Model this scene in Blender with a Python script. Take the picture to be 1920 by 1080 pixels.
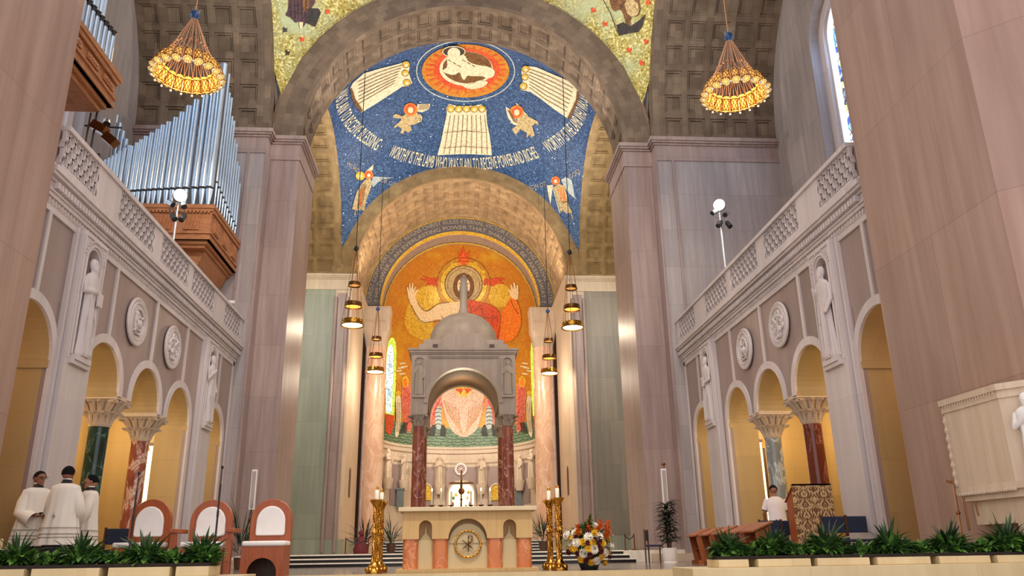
import bpy, bmesh, math, random
from mathutils import Vector, Matrix
from mathutils.geometry import delaunay_2d_cdt
random.seed(7)
PI = math.pi
for o in list(bpy.data.objects): bpy.data.objects.remove(o)
SC = bpy.context.scene
COL = SC.collection

# ------------------------------------------------------------------ camera
CF, CYAW, CPITCH, CROLL = 1486.75, 0.0730625, 0.3202467, -0.0152588
CP = Vector((-.23, 0, .36))
def cam_axes():
    cy, sy, cp, sp = math.cos(CYAW), math.sin(CYAW), math.cos(CPITCH), math.sin(CPITCH)
    w = Vector((sy*cp, cy*cp, sp)); r = Vector((cy, -sy, 0)); u = r.cross(w)
    cr, sr = math.cos(CROLL), math.sin(CROLL)
    return cr*r+sr*u, -sr*r+cr*u, w
CR, CU, CW = cam_axes()
cam_d = bpy.data.cameras.new('camera'); cam = bpy.data.objects.new('camera', cam_d); COL.objects.link(cam)
cam_d.sensor_width = 36; cam_d.lens = CF*36/1920; cam_d.clip_end = 300
m = Matrix.Identity(4)
for i in range(3): m[i][0] = CR[i]; m[i][1] = CU[i]; m[i][2] = -CW[i]; m[i][3] = CP[i]
cam.matrix_world = m
SC.camera = cam
def ray(px): return CW + CR*((px[0]-960)/CF) - CU*((px[1]-540)/CF)
def at(px, ax, v):
    d = ray(px); i = 'XYZ'.index(ax); t = (v-CP[i])/d[i]; return CP + d*t

# ------------------------------------------------------------------ world, exposure
SC.view_settings.view_transform = 'Standard'
SC.view_settings.look = 'None'
SC.view_settings.exposure = 0.42
SC.view_settings.gamma = 1
SC.view_settings.use_curve_mapping = False
wd = bpy.data.worlds.new('world'); SC.world = wd; wd.use_nodes = True
wn = wd.node_tree.nodes['Background']
wn.inputs[0].default_value = (1, .945, .955, 1); wn.inputs[1].default_value = 1.15
try:
    SC.cycles.max_bounces = 6; SC.cycles.diffuse_bounces = 4; SC.cycles.glossy_bounces = 3
    SC.cycles.sample_clamp_indirect = 4; SC.cycles.caustics_reflective = False; SC.cycles.caustics_refractive = False
except Exception: pass
def lamp(kind, name, loc, power, col, size=.3, target=None, spot=80, blend=.6, sy=None):
    d = bpy.data.lights.new(name, kind); d.energy = power; d.color = col
    if kind == 'AREA':
        d.size = size
        if sy: d.shape = 'RECTANGLE'; d.size_y = sy
    else: d.shadow_soft_size = size
    if kind == 'SPOT': d.spot_size = math.radians(spot); d.spot_blend = blend
    o = bpy.data.objects.new(name, d); COL.objects.link(o); o.location = loc
    if target is not None:
        o.rotation_euler = (Vector(target)-Vector(loc)).to_track_quat('-Z', 'Y').to_euler()
    return o
WARM = (1, .80, .55); YEL = (1, .78, .44); NEUT = (1, .93, .86); COOL = (.62, .78, 1)
# apse lamps, tucked behind the arch piers
for s in (-1, 1):
    lamp('SPOT', 'apse_lamp', (s*4.3, 46.2, 9.5), 620, (1, .93, .80), .25, (s*-1.2, 52, 14.5), 120, .8)
    lamp('SPOT', 'apse_wall_lamp', (s*3.8, 46.2, 8.2), 620, (1, .93, .82), .25, (-s*1.0, 52, 3.5), 110, .9)
    lamp('SPOT', 'dome_uplight', (s*7.1, 33.6, 14.9), 1500, (.95, .97, 1), .3, (-s*1.5, 37, 22), 130, .9)
    lamp('SPOT', 'arch_uplight', (s*5.2, 41.6, 14.0), 700, WARM, .25, (0, 42.8, 20.5), 140, .9)
    lamp('SPOT', 'side_bay_lamp', (s*8.1, 32.5, 12.5), 1100, (1, .93, .84), .6, (s*7.2, 40, 8), 110, .9)
    lamp('POINT', 'apse_column_lamp', (s*3.7, 42.4, 9.2), 300, (1, .86, .68), .4)
    for y in (13.6, 16.4, 19.6, 23.2):
        lamp('POINT', 'aisle_lamp', (s*9.6, y, 3.9), 115, YEL, .18)
    lamp('SPOT', 'window_reveal_fill', (s*11.62, 19.3, 16.6), 170, (.35, .58, 1), .2, (s*11.35, 21.7, 12.5), 120, .9)  # unseen cool spot, added to tint the window reveal blue
    lamp('SPOT', 'crossing_spot', (s*5.5, 12.2, 14), 1500, NEUT, .5, (s*-1.5, 27, 4), 100, .9)
    lamp('SPOT', 'pendentive_lamp', (s*1.5, 14.0, 15.8), 3000, (1, .97, .86), .4, (s*6.1, 23.6, 18.6), 60, .9)
for s in (-1, 1):
    lamp('SPOT', 'soffit_fill', (s*5.3, 26.8, 14.6), 1300, (1, .92, .80), .25, (-s*2.5, 26.8, 20), 150, .9)  # added fill without a fixture, lifts the dark chancel coffers
    lamp('POINT', 'side_arch_fill', (s*7.7, 34, 14.8), 260, (1, .88, .68), .3)  # added fill hidden behind the pier, brightens the side barrels
lamp('POINT', 'baldachin_lamp', (0, 34, 7.0), 40, WARM, .3)
lamp('SPOT', 'altar_spot', (0, 9.5, 12.5), 2400, (1, .93, .82), .4, (0, 16.5, .6), 60, .9)
lamp('SPOT', 'sanctuary_spot', (0, 29, 13.5), 450, (1, .9, .75), .4, (0, 42, 2.0), 60, .9)

# ------------------------------------------------------------------ mesh builder
class MB:
    def __init__(s): s.v = []; s.f = []; s.mi = []; s.uv = []; s.cur = 0; s.has_uv = False
    def add(s, vs): b = len(s.v); s.v += [tuple(p) for p in vs]; return b
    def face(s, idx, uv=None):
        s.f.append(tuple(idx)); s.mi.append(s.cur); s.uv.append(uv)
        if uv: s.has_uv = True
    def quad(s, a, b, c, d, uv=None):
        i = s.add((a, b, c, d)); s.face((i, i+1, i+2, i+3), uv)
    def poly(s, pts):
        i = s.add(pts); s.face(range(i, i+len(pts)))
    def box(s, x0, x1, y0, y1, z0, z1):
        i = s.add([(x, y, z) for z in (z0, z1) for y in (y0, y1) for x in (x0, x1)])
        for q in ((0, 2, 3, 1), (4, 5, 7, 6), (0, 1, 5, 4), (2, 6, 7, 3), (0, 4, 6, 2), (1, 3, 7, 5)):
            s.face([i+k for k in q])
        return s
    def prism(s, poly, a0, a1, ax='z'):
        """poly = 2D points; ax z: (x,y) between z a0..a1 ; x: (y,z) ; y: (x,z)"""
        def P(p, a): return {'z': (p[0], p[1], a), 'x': (a, p[0], p[1]), 'y': (p[0], a, p[1])}[ax]
        n = len(poly); i = s.add([P(p, a0) for p in poly]+[P(p, a1) for p in poly])
        s.face([i+k for k in range(n)][::-1]); s.face([i+n+k for k in range(n)])
        for k in range(n): s.face((i+k, i+(k+1) % n, i+n+(k+1) % n, i+n+k))
        return s
    def loft(s, rings, cap=True, closed=True):
        n = len(rings[0]); b = s.add([p for r in rings for p in r])
        for j in range(len(rings)-1):
            for k in range(n if closed else n-1):
                s.face((b+j*n+k, b+j*n+(k+1) % n, b+(j+1)*n+(k+1) % n, b+(j+1)*n+k))
        if cap:
            s.face([b+k for k in range(n)][::-1]); s.face([b+(len(rings)-1)*n+k for k in range(n)])
        return s
    def lathe(s, prof, c=(0, 0, 0), n=24, a0=0, a1=2*PI, sx=1, sy=1, cap=None):
        full = abs(a1-a0-2*PI) < 1e-6; m_ = n if full else n+1
        rings = [[(c[0]+r*sx*math.cos(a0+(a1-a0)*k/n), c[1]+r*sy*math.sin(a0+(a1-a0)*k/n), c[2]+z) for k in range(m_)] for r, z in prof]
        return s.loft(rings, cap=full if cap is None else cap, closed=full)
    def tube(s, pts, r, n=8, cap=True):
        pts = [Vector(p) for p in pts]; rr = r if isinstance(r, (list, tuple)) else [r]*len(pts)
        rings = []; up = None
        for i, p in enumerate(pts):
            t = (pts[min(i+1, len(pts)-1)]-pts[max(i-1, 0)])
            if t.length < 1e-9: t = Vector((0, 0, 1))
            t.normalize()
            if up is None: up = Vector((0, 0, 1)) if abs(t.z) < .9 else Vector((1, 0, 0))
            a = t.cross(up)
            if a.length < 1e-6: a = t.cross(Vector((0, 1, 0)))
            a.normalize(); b = a.cross(t).normalized(); up = b
            rings.append([tuple(p+(a*math.cos(2*PI*k/n)+b*math.sin(2*PI*k/n))*rr[i]) for k in range(n)])
        return s.loft(rings, cap)
    def sphere(s, c, r, n=12, m_=8, sx=1, sy=1, sz=1):
        rings = []
        for j in range(1, m_):
            e = -PI/2+PI*j/m_
            rings.append([(c[0]+r*sx*math.cos(e)*math.cos(2*PI*k/n), c[1]+r*sy*math.cos(e)*math.sin(2*PI*k/n), c[2]+r*sz*math.sin(e)) for k in range(n)])
        b = len(s.v); s.loft(rings, cap=False)
        lo = s.add([(c[0], c[1], c[2]-r*sz), (c[0], c[1], c[2]+r*sz)])
        for k in range(n):
            s.face((b+(k+1) % n, b+k, lo)); t = b+(m_-2)*n; s.face((t+k, t+(k+1) % n, lo+1))
        return s
    def shift(s, d): s.v = [(p[0]+d[0], p[1]+d[1], p[2]+d[2]) for p in s.v]; return s
    def xf(s, M): s.v = [tuple(M @ Vector(p)) for p in s.v]; return s
    def join(s, o, M=None):
        b = len(s.v); s.v += [tuple(M @ Vector(p)) if M else p for p in o.v]
        s.f += [tuple(b+i for i in f) for f in o.f]; s.mi += [s.cur if len(set(o.mi)) < 2 and o.cur == 0 else i for i in o.mi]; s.uv += o.uv
        s.has_uv = s.has_uv or o.has_uv; return s
    def build(s, name, mat, parent=None, smooth=35, weld=False, bevel=0, origin=None, normals=True):
        me = bpy.data.meshes.new(name)
        if origin is not None: s.shift((-origin[0], -origin[1], -origin[2]))
        me.from_pydata(s.v, [], s.f)
        for mt in (mat if isinstance(mat, (list, tuple)) else [mat]): me.materials.append(mt)
        if any(s.mi): me.polygons.foreach_set('material_index', s.mi)
        if s.has_uv:
            ul = me.uv_layers.new(name='UVMap'); k = 0; flat = []
            for f, uv in zip(s.f, s.uv):
                if uv is None: uv = [(s.v[i][0]+s.v[i][1], s.v[i][2]) for i in f]
                for q in uv: flat += [q[0], q[1]]
            ul.data.foreach_set('uv', flat)
        if normals or weld:
            bm = bmesh.new(); bm.from_mesh(me)
            if weld: bmesh.ops.remove_doubles(bm, verts=bm.verts, dist=1e-4)
            if normals: bmesh.ops.recalc_face_normals(bm, faces=bm.faces)
            bm.to_mesh(me); bm.free()
        if smooth:
            me.shade_smooth(); me.set_sharp_from_angle(angle=math.radians(smooth))
        o = bpy.data.objects.new(name, me); COL.objects.link(o)
        if origin is not None: o.location = origin
        if bevel:
            b = o.modifiers.new('bevel', 'BEVEL'); b.width = bevel; b.segments = 2; b.limit_method = 'ANGLE'
        if parent is not None: o.parent = parent
        return o
def tag(o, label=None, cat=None, group=None, kind=None):
    if label: o['label'] = label
    if cat: o['category'] = cat
    if group: o['group'] = group
    if kind: o['kind'] = kind
    return o
def struct(o, label=None): o['kind'] = 'structure'; (label and o.__setitem__('label', label)); return o
def empty(name, label, cat, loc=(0, 0, 0), rz=0, group=None):
    o = bpy.data.objects.new(name, None); COL.objects.link(o); o.location = loc; o.rotation_euler = (0, 0, rz)
    o.empty_display_size = .1
    return tag(o, label, cat, group)
def dup(root, loc, rz=None, label=None, group=None, scale=None):
    def cp(o, par):
        c = o.copy(); COL.objects.link(c); c.parent = par
        for ch in o.children: cp(ch, c)
        return c
    r = cp(root, None); r.location = loc
    if rz is not None: r.rotation_euler = (0, 0, rz)
    if label: r['label'] = label
    if group: r['group'] = group
    if scale: r.scale = scale if isinstance(scale, (tuple, list)) else (scale,)*3
    return r

# ------------------------------------------------------------------ materials
def newmat(name):
    mt = bpy.data.materials.new(name); mt.use_nodes = True; nt = mt.node_tree
    return mt, nt, nt.nodes['Principled BSDF']
def N(nt, t, **k):
    n = nt.nodes.new(t)
    for a, b in k.items(): setattr(n, a, b)
    return n
def ramp(nt, stops, src):
    r = N(nt, 'ShaderNodeValToRGB'); e = r.color_ramp.elements
    while len(e) < len(stops): e.new(.5)
    for q, (p, c) in zip(e, stops): q.position = p; q.color = (*c, 1)
    nt.links.new(src, r.inputs[0]); return r.outputs[0]
def mapv(nt, src, sc, rot=(0, 0, 0)):
    mp = N(nt, 'ShaderNodeMapping'); mp.inputs['Scale'].default_value = sc; mp.inputs['Rotation'].default_value = rot
    nt.links.new(src, mp.inputs[0]); return mp.outputs[0]
def noise(nt, v, scale, det=3, rough=.55, dist=0):
    n = N(nt, 'ShaderNodeTexNoise'); n.inputs['Scale'].default_value = scale; n.inputs['Detail'].default_value = det
    n.inputs['Roughness'].default_value = rough; n.inputs['Distortion'].default_value = dist
    nt.links.new(v, n.inputs['Vector']); return n.outputs['Fac']
def mix(nt, a, b, fac, mode='MIX'):
    n = N(nt, 'ShaderNodeMix', data_type='RGBA', blend_type=mode)
    for s_, i in ((fac, 0), (a, 6), (b, 7)):
        if isinstance(s_, (int, float)): n.inputs[i].default_value = s_
        elif isinstance(s_, tuple): n.inputs[i].default_value = (*s_, 1)
        else: nt.links.new(s_, n.inputs[i])
    return n.outputs[2]
def bump(nt, h, pb, strength=.2, dist=.02):
    b = N(nt, 'ShaderNodeBump'); b.inputs['Strength'].default_value = strength; b.inputs['Distance'].default_value = dist
    nt.links.new(h, b.inputs['Height']); nt.links.new(b.outputs[0], pb.inputs['Normal'])
def world_pos(nt): return N(nt, 'ShaderNodeNewGeometry').outputs['Position']
def obj_pos(nt): return N(nt, 'ShaderNodeTexCoord').outputs['Object']
def srgb(r, g, b): return tuple((c/255/12.92 if c/255 <= .04045 else ((c/255+.055)/1.055)**2.4) for c in (r, g, b))
def plain(name, col, rough=.5, metal=0, spec=.5, var=.12, vs=8, emit=None, es=0, bp=0):
    mt, nt, pb = newmat(name)
    n = noise(nt, obj_pos(nt), vs, 4)
    c1 = tuple(min(1, c*(1+var)) for c in col); c0 = tuple(c*(1-var) for c in col)
    nt.links.new(ramp(nt, [(.3, c0), (.7, c1)], n), pb.inputs['Base Color'])
    pb.inputs['Roughness'].default_value = rough; pb.inputs['Metallic'].default_value = metal
    pb.inputs['Specular IOR Level'].default_value = spec
    if emit: pb.inputs['Emission Color'].default_value = (*emit, 1); pb.inputs['Emission Strength'].default_value = es
    if bp: bump(nt, n, pb, bp, .01)
    return mt
def travertine(name, c0, c1, rough=.45, joint=(1.3, 1.7), jdark=.75, streak=7, spec=.35):
    """vertically streaked wall stone laid in large slabs"""
    mt, nt, pb = newmat(name); pos = world_pos(nt)
    sep = N(nt, 'ShaderNodeSeparateXYZ'); nt.links.new(pos, sep.inputs[0])
    ad = N(nt, 'ShaderNodeMath', operation='ADD'); nt.links.new(sep.outputs[0], ad.inputs[0]); nt.links.new(sep.outputs[1], ad.inputs[1])
    cb = N(nt, 'ShaderNodeCombineXYZ'); nt.links.new(ad.outputs[0], cb.inputs[0]); nt.links.new(sep.outputs[2], cb.inputs[1])
    br = N(nt, 'ShaderNodeTexBrick'); nt.links.new(cb.outputs[0], br.inputs[0]); br.offset = .37
    br.inputs['Scale'].default_value = 1; br.inputs['Brick Width'].default_value = joint[0]; br.inputs['Row Height'].default_value = joint[1]
    br.inputs['Mortar Size'].default_value = .008; br.inputs['Mortar Smooth'].default_value = .4; br.inputs['Bias'].default_value = 0
    br.inputs['Color1'].default_value = (.90, .90, .90, 1); br.inputs['Color2'].default_value = (1.06, 1.04, 1.02, 1); br.inputs['Mortar'].default_value = (jdark, jdark*.97, jdark*.93, 1)
    st = noise(nt, mapv(nt, pos, (1, 1, .06)), streak, 5, .6, .15)
    big = noise(nt, mapv(nt, pos, (1, 1, .25)), .9, 3)
    ca = ramp(nt, [(.22, c0), (.5, tuple((a+b)/2 for a, b in zip(c0, c1))), (.78, c1)], st)
    c2 = mix(nt, ca, tuple(c*.8 for c in c0), ramp(nt, [(.45, (0, 0, 0)), (.75, (.4, .4, .4))], big))
    nt.links.new(mix(nt, c2, br.outputs['Color'], 1.0, 'MULTIPLY'), pb.inputs['Base Color'])
    pb.inputs['Roughness'].default_value = rough; pb.inputs['Specular IOR Level'].default_value = spec
    return mt
def vaultstone(name, c0, c1, bw=.46, bh=.27, dark=.88):
    """small mottled masonry blocks along the UVs (metres)"""
    mt, nt, pb = newmat(name); uv = N(nt, 'ShaderNodeTexCoord').outputs['UV']
    br = N(nt, 'ShaderNodeTexBrick'); nt.links.new(uv, br.inputs[0])
    br.inputs['Scale'].default_value = 1; br.inputs['Brick Width'].default_value = bw; br.inputs['Row Height'].default_value = bh
    br.inputs['Mortar Size'].default_value = .006; br.inputs['Mortar Smooth'].default_value = .3; br.inputs['Bias'].default_value = -.1
    br.inputs['Color1'].default_value = (*c0, 1); br.inputs['Color2'].default_value = (*c1, 1); br.inputs['Mortar'].default_value = (*[c*dark for c in c0], 1)
    n = noise(nt, uv, 1.3, 4)
    nt.links.new(mix(nt, br.outputs['Color'], ramp(nt, [(.3, (.72, .70, .66)), (.7, (1.15, 1.12, 1.05))], n), 1.0, 'MULTIPLY'), pb.inputs['Base Color'])
    pb.inputs['Roughness'].default_value = .8; pb.inputs['Specular IOR Level'].default_value = .2
    return mt
def mosaic(name, cols, cell=14, rough=.35, metal=.3, stars=False, patch=None, nb=.35):
    """small glass tesserae"""
    mt, nt, pb = newmat(name); pos = world_pos(nt)
    vo = N(nt, 'ShaderNodeTexVoronoi'); vo.inputs['Scale'].default_value = cell; nt.links.new(pos, vo.inputs['Vector'])
    sp = N(nt, 'ShaderNodeSeparateColor'); nt.links.new(vo.outputs['Color'], sp.inputs[0])
    k = len(cols); c = ramp(nt, [((i+.5)/k, q) for i, q in enumerate(cols)], sp.outputs[0])
    if patch:
        n = noise(nt, pos, patch[1], 3, .6); c = mix(nt, c, patch[0], ramp(nt, [(patch[2], (0, 0, 0)), (patch[2]+.2, (.9, .9, .9))], n))
    if stars:
        v2 = N(nt, 'ShaderNodeTexVoronoi'); v2.inputs['Scale'].default_value = 2.6; nt.links.new(pos, v2.inputs['Vector'])
        c = mix(nt, (.78, .84, .9), c, ramp(nt, [(.07, (0, 0, 0)), (.10, (1, 1, 1))], v2.outputs['Distance']))
    nt.links.new(c, pb.inputs['Base Color'])
    pb.inputs['Roughness'].default_value = rough; pb.inputs['Metallic'].default_value = metal
    bump(nt, sp.outputs[1], pb, nb, .03)
    return mt
def marble(name, base, vein, dark, scale=2.2, vw=.04, rough=.12):
    mt, nt, pb = newmat(name); pos = obj_pos(nt)
    n1 = noise(nt, mapv(nt, pos, (1, 1, .6)), scale, 6, .65, .6)
    cl = ramp(nt, [(.3, dark), (.6, base)], n1)
    n2 = noise(nt, mapv(nt, pos, (1.2, 1, .5)), scale*.8, 5, .6, 1.2)
    vn = ramp(nt, [(.5-vw, (0, 0, 0)), (.5, (1, 1, 1)), (.5+vw, (0, 0, 0))], n2)
    nt.links.new(mix(nt, cl, vein, vn), pb.inputs['Base Color']); pb.inputs['Roughness'].default_value = rough
    return mt
def wood(name, c0, c1, rough=.4, sc=(14, 14, 1.2)):
    mt, nt, pb = newmat(name); pos = obj_pos(nt)
    n = noise(nt, mapv(nt, pos, sc), 1.6, 4, .6, .8)
    nt.links.new(ramp(nt, [(.3, c0), (.7, c1)], n), pb.inputs['Base Color']); pb.inputs['Roughness'].default_value = rough
    return mt
def glassmat(name, cols, cell=3, strength=3.0, scale=(1, 1, 1)):
    mt, nt, pb = newmat(name); pos = world_pos(nt)
    vo = N(nt, 'ShaderNodeTexVoronoi'); vo.inputs['Scale'].default_value = cell; nt.links.new(mapv(nt, pos, scale), vo.inputs['Vector'])
    sp = N(nt, 'ShaderNodeSeparateColor'); nt.links.new(vo.outputs['Color'], sp.inputs[0])
    k = len(cols); c = ramp(nt, [((i+.5)/k, q) for i, q in enumerate(cols)], sp.outputs[0]); 
    ed = N(nt, 'ShaderNodeTexVoronoi', feature='DISTANCE_TO_EDGE'); ed.inputs['Scale'].default_value = cell; nt.links.new(mapv(nt, pos, scale), ed.inputs['Vector'])
    c = mix(nt, (.01, .01, .01), c, ramp(nt, [(.03, (0, 0, 0)), (.06, (1, 1, 1))], ed.outputs['Distance']))
    pb.inputs['Base Color'].default_value = (.02, .02, .02, 1); nt.links.new(c, pb.inputs['Emission Color']); pb.inputs['Emission Strength'].default_value = strength
    return mt
M = {}
M['pier'] = travertine('pier_stone', srgb(142, 120, 114), srgb(176, 156, 150))
M['nearpier'] = travertine('near_pier_stone', srgb(146, 114, 100), srgb(178, 150, 136), joint=(1.6, 2.4), streak=4)
M['wallfar'] = travertine('transept_wall_stone', srgb(150, 140, 138), srgb(180, 170, 168), joint=(.9, 1.35))
M['green'] = travertine('green_wall_marble', srgb(132, 136, 122), srgb(160, 164, 148), joint=(1.2, 2.2), streak=4, rough=.5)
M['cream'] = travertine('cream_stone', srgb(190, 168, 146), srgb(216, 196, 172), joint=(2.5, 2.5), jdark=.9, streak=10)
M['white'] = travertine('white_limestone', srgb(196, 184, 182), srgb(216, 206, 204), joint=(3, 3), jdark=.92, streak=5)
M['panelstone'] = travertine('mauve_panel_stone', srgb(142, 122, 116), srgb(168, 148, 142), joint=(2.27, 6), jdark=.9, streak=1.5)
M['aisle'] = travertine('lamplit_aisle_stone', srgb(164, 138, 92), srgb(184, 156, 110), joint=(2, .9), jdark=.9, streak=1.5)  # ochre tint puts the yellow lamplight into the stone colour
M['vault'] = vaultstone('vault_masonry', srgb(102, 87, 76), srgb(124, 108, 95))
M['greybrown'] = travertine('grey_brown_wall_marble', srgb(122, 114, 104), srgb(150, 142, 130), joint=(1.2, 2.2), streak=4, rough=.5)
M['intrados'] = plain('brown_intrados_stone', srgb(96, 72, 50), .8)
M['vaultw'] = vaultstone('warm_vault_masonry', srgb(142, 116, 82), srgb(162, 136, 98), .42, .24)
M['vaulta'] = vaultstone('apse_vault_masonry', srgb(158, 132, 104), srgb(180, 154, 124), .42, .24)
M['gold'] = mosaic('gold_mosaic', [srgb(150, 130, 60), srgb(205, 188, 104), srgb(176, 158, 78), srgb(236, 226, 160)], 16, .3, .35, patch=(srgb(190, 200, 160), .5, .5), nb=.8)
M['blue'] = mosaic('blue_mosaic', [srgb(24, 50, 86), srgb(48, 82, 128), srgb(34, 62, 104), srgb(80, 114, 156)], 18, .4, .1, stars=True)
M['orange'] = mosaic('orange_mosaic', [srgb(184, 116, 36), srgb(214, 146, 52), srgb(196, 128, 40)], 14, .4, .2, patch=(srgb(214, 170, 50), .55, .52), nb=.4)
M['yellowgold'] = mosaic('yellow_gold_mosaic', [srgb(220, 180, 50), srgb(240, 206, 90), srgb(200, 150, 40)], 14, .35, .2)
M['ivory'] = mosaic('ivory_mosaic', [srgb(224, 208, 170), srgb(238, 226, 196), srgb(200, 182, 140)], 18, .5, 0)
M['ivorydim'] = mosaic('tan_mosaic', [srgb(190, 164, 112), srgb(208, 186, 138), srgb(160, 130, 84)], 18, .5, 0)
M['redm'] = mosaic('red_mosaic', [srgb(206, 74, 34), srgb(226, 96, 44), srgb(186, 54, 30)], 14, .45, 0)
M['orangered'] = mosaic('orange_red_mosaic', [srgb(232, 120, 34), srgb(226, 84, 32), srgb(240, 150, 50)], 16, .45, 0)
M['pinkm'] = mosaic('pink_mosaic', [srgb(206, 110, 96), srgb(226, 150, 130), srgb(190, 84, 76)], 14, .45, 0)
M['greenm'] = mosaic('green_water_mosaic', [srgb(96, 124, 92), srgb(126, 150, 110), srgb(80, 104, 80)], 14, .45, 0)
M['skinm'] = mosaic('flesh_mosaic', [srgb(236, 208, 160), srgb(244, 222, 182), srgb(224, 190, 138)], 18, .5, 0)
M['brownm'] = mosaic('brown_mosaic', [srgb(110, 70, 34), srgb(136, 92, 46), srgb(80, 50, 26)], 18, .5, 0)
M['purplem'] = mosaic('purple_mosaic', [srgb(74, 44, 56), srgb(96, 62, 70), srgb(56, 34, 46)], 18, .5, 0)
M['darkm'] = mosaic('dark_mosaic', [srgb(44, 36, 34), srgb(60, 52, 46), srgb(36, 30, 30)], 18, .5, 0)
M['silverm'] = mosaic('silver_grey_mosaic', [srgb(176, 184, 180), srgb(200, 206, 198), srgb(150, 160, 160)], 18, .5, 0)
M['bandblue'] = mosaic('inscription_band_mosaic', [srgb(96, 92, 98), srgb(112, 106, 110), srgb(84, 82, 92)], 20, .5, 0, nb=.2)
M['mauvem'] = mosaic('mauve_mosaic', [srgb(150, 130, 124), srgb(166, 146, 138), srgb(140, 118, 112)], 16, .5, 0, nb=.2)
M['letter'] = plain('inscription_letters', srgb(226, 214, 178), .5)
M['letterdim'] = plain('grey_inscription_letters', srgb(176, 162, 138), .5)
M['mgreen'] = marble('dark_green_marble', srgb(34, 62, 54), srgb(90, 120, 104), srgb(14, 30, 28), 3, .02)
M['mred'] = marble('mottled_red_marble', srgb(150, 84, 62), srgb(214, 180, 160), srgb(110, 56, 42), 2.5, .04)
M['mgrey'] = marble('blue_grey_marble', srgb(136, 140, 138), srgb(196, 200, 198), srgb(112, 118, 120), 2, .03)
M['mbrown'] = marble('red_brown_marble', srgb(108, 50, 36), srgb(190, 130, 110), srgb(86, 36, 28), 1.5, .008)
M['mpink'] = marble('pink_column_marble', srgb(222, 184, 158), srgb(232, 200, 176), srgb(206, 158, 130), 1.2, .05, .2)
M['mros'] = marble('rose_baldachin_marble', srgb(150, 84, 66), srgb(216, 168, 150), srgb(112, 58, 48), 2.2, .02, .15)
M['msalmon'] = marble('salmon_marble', srgb(206, 122, 70), srgb(226, 160, 110), srgb(190, 104, 58), 3, .02, .3)
M['altar'] = travertine('altar_travertine', srgb(200, 160, 100), srgb(222, 186, 126), joint=(5, 5), streak=14)
M['altartop'] = travertine('altar_slab_stone', srgb(216, 192, 152), srgb(228, 208, 170), joint=(5, 5), streak=6)
M['altarin'] = travertine('altar_inner_stone', srgb(206, 184, 136), srgb(218, 198, 152), joint=(5, 5), streak=3)
M['bald'] = travertine('baldachin_limestone', srgb(150, 134, 122), srgb(176, 160, 146), joint=(5, 5), streak=5)
M['floor'] = marble('polished_grey_floor', srgb(128, 116, 104), srgb(150, 138, 124), srgb(104, 94, 86), .8, .03, .13)
M['step_white'] = plain('white_marble_tread', srgb(226, 218, 204), .3)
M['step_black'] = plain('black_marble_riser', srgb(24, 20, 20), .25)
M['planter'] = travertine('planter_stone', srgb(212, 188, 140), srgb(228, 208, 164), joint=(1.9, 3), jdark=.9, streak=5)
M['soil'] = plain('dark_soil', srgb(40, 28, 20), .9)
M['wchair'] = wood('cherry_wood', srgb(138, 66, 32), srgb(168, 86, 44), .4)
M['worgan'] = wood('organ_case_wood', srgb(146, 90, 52), srgb(182, 122, 76), .45, (3, 3, 10))
M['wstall'] = wood('stall_wood', srgb(120, 62, 34), srgb(160, 92, 54), .4)
M['wdark'] = wood('dark_wood', srgb(58, 34, 22), srgb(88, 54, 36), .5)
M['cushion'] = plain('white_upholstery', srgb(230, 224, 220), .85, var=.03)
M['navy'] = plain('navy_fabric', srgb(34, 44, 66), .8)
M['pipe'] = plain('organ_pipe_metal', (.46, .57, .70), .3, .7, var=.08, vs=1.5)
M['black'] = plain('black_metal', (.012, .012, .014), .45)
M['chrome'] = plain('grey_metal', (.5, .5, .5), .3, .9)
M['brass'] = plain('polished_brass', srgb(200, 146, 62), .18, 1, vs=3)
M['bronze'] = plain('bronze', srgb(120, 78, 44), .3, .9)
M['copperwire'] = plain('copper_rod', srgb(190, 140, 104), .35, .7)
M['candle'] = plain('candle_wax', srgb(240, 230, 208), .6, var=.03)
M['flame'] = plain('candle_flame', (1, .8, .4), .5, emit=(1, .72, .35), es=14)
M['lampglow'] = plain('lit_amber_glass', srgb(230, 150, 50), .3, emit=(1, .5, .12), es=.5)
M['lampglass'] = plain('amber_lamp_glass', srgb(150, 84, 30), .25, emit=(1, .42, .07), es=.55)
M['lampwhite'] = plain('lit_white_lamp', (1, .95, .85), .4, emit=(1, .9, .72), es=9)
M['flood'] = plain('lit_floodlight_lens', (1, .95, .85), .4, emit=(1, .9, .68), es=30)
M['blueball'] = plain('blue_enamel', srgb(40, 78, 130), .3)
M['leaf'] = plain('dark_leaf', srgb(44, 76, 34), .45, var=.45, vs=3)
M['leaf2'] = plain('light_leaf', srgb(92, 134, 54), .45, var=.4, vs=3)
M['leaf3'] = plain('palm_leaf', srgb(26, 42, 26), .4, var=.4, vs=3)
M['skin_a'] = plain('brown_skin', srgb(138, 90, 66), .55, var=.05)
M['skin_b'] = plain('tan_skin', srgb(164, 112, 84), .55, var=.05)
M['hair'] = plain('black_hair', (.008, .007, .007), .9, spec=.1)
M['robe'] = plain('white_surplice', srgb(228, 218, 204), .85, var=.05, vs=2)
M['robein'] = plain('black_cassock', srgb(22, 20, 28), .8)
M['shirt'] = plain('white_shirt', srgb(214, 200, 196), .8, var=.05)
M['trouser'] = plain('dark_trousers', srgb(34, 30, 40), .8)
M['embroid'] = plain('grey_embroidery', srgb(150, 142, 128), .7)
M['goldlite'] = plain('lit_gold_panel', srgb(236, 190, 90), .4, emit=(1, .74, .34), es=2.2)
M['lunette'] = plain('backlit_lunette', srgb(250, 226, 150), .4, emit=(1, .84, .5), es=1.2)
M['skyglow'] = plain('daylight_window_pane', (.7, .85, 1), .3, emit=(.66, .83, 1), es=7)
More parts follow.
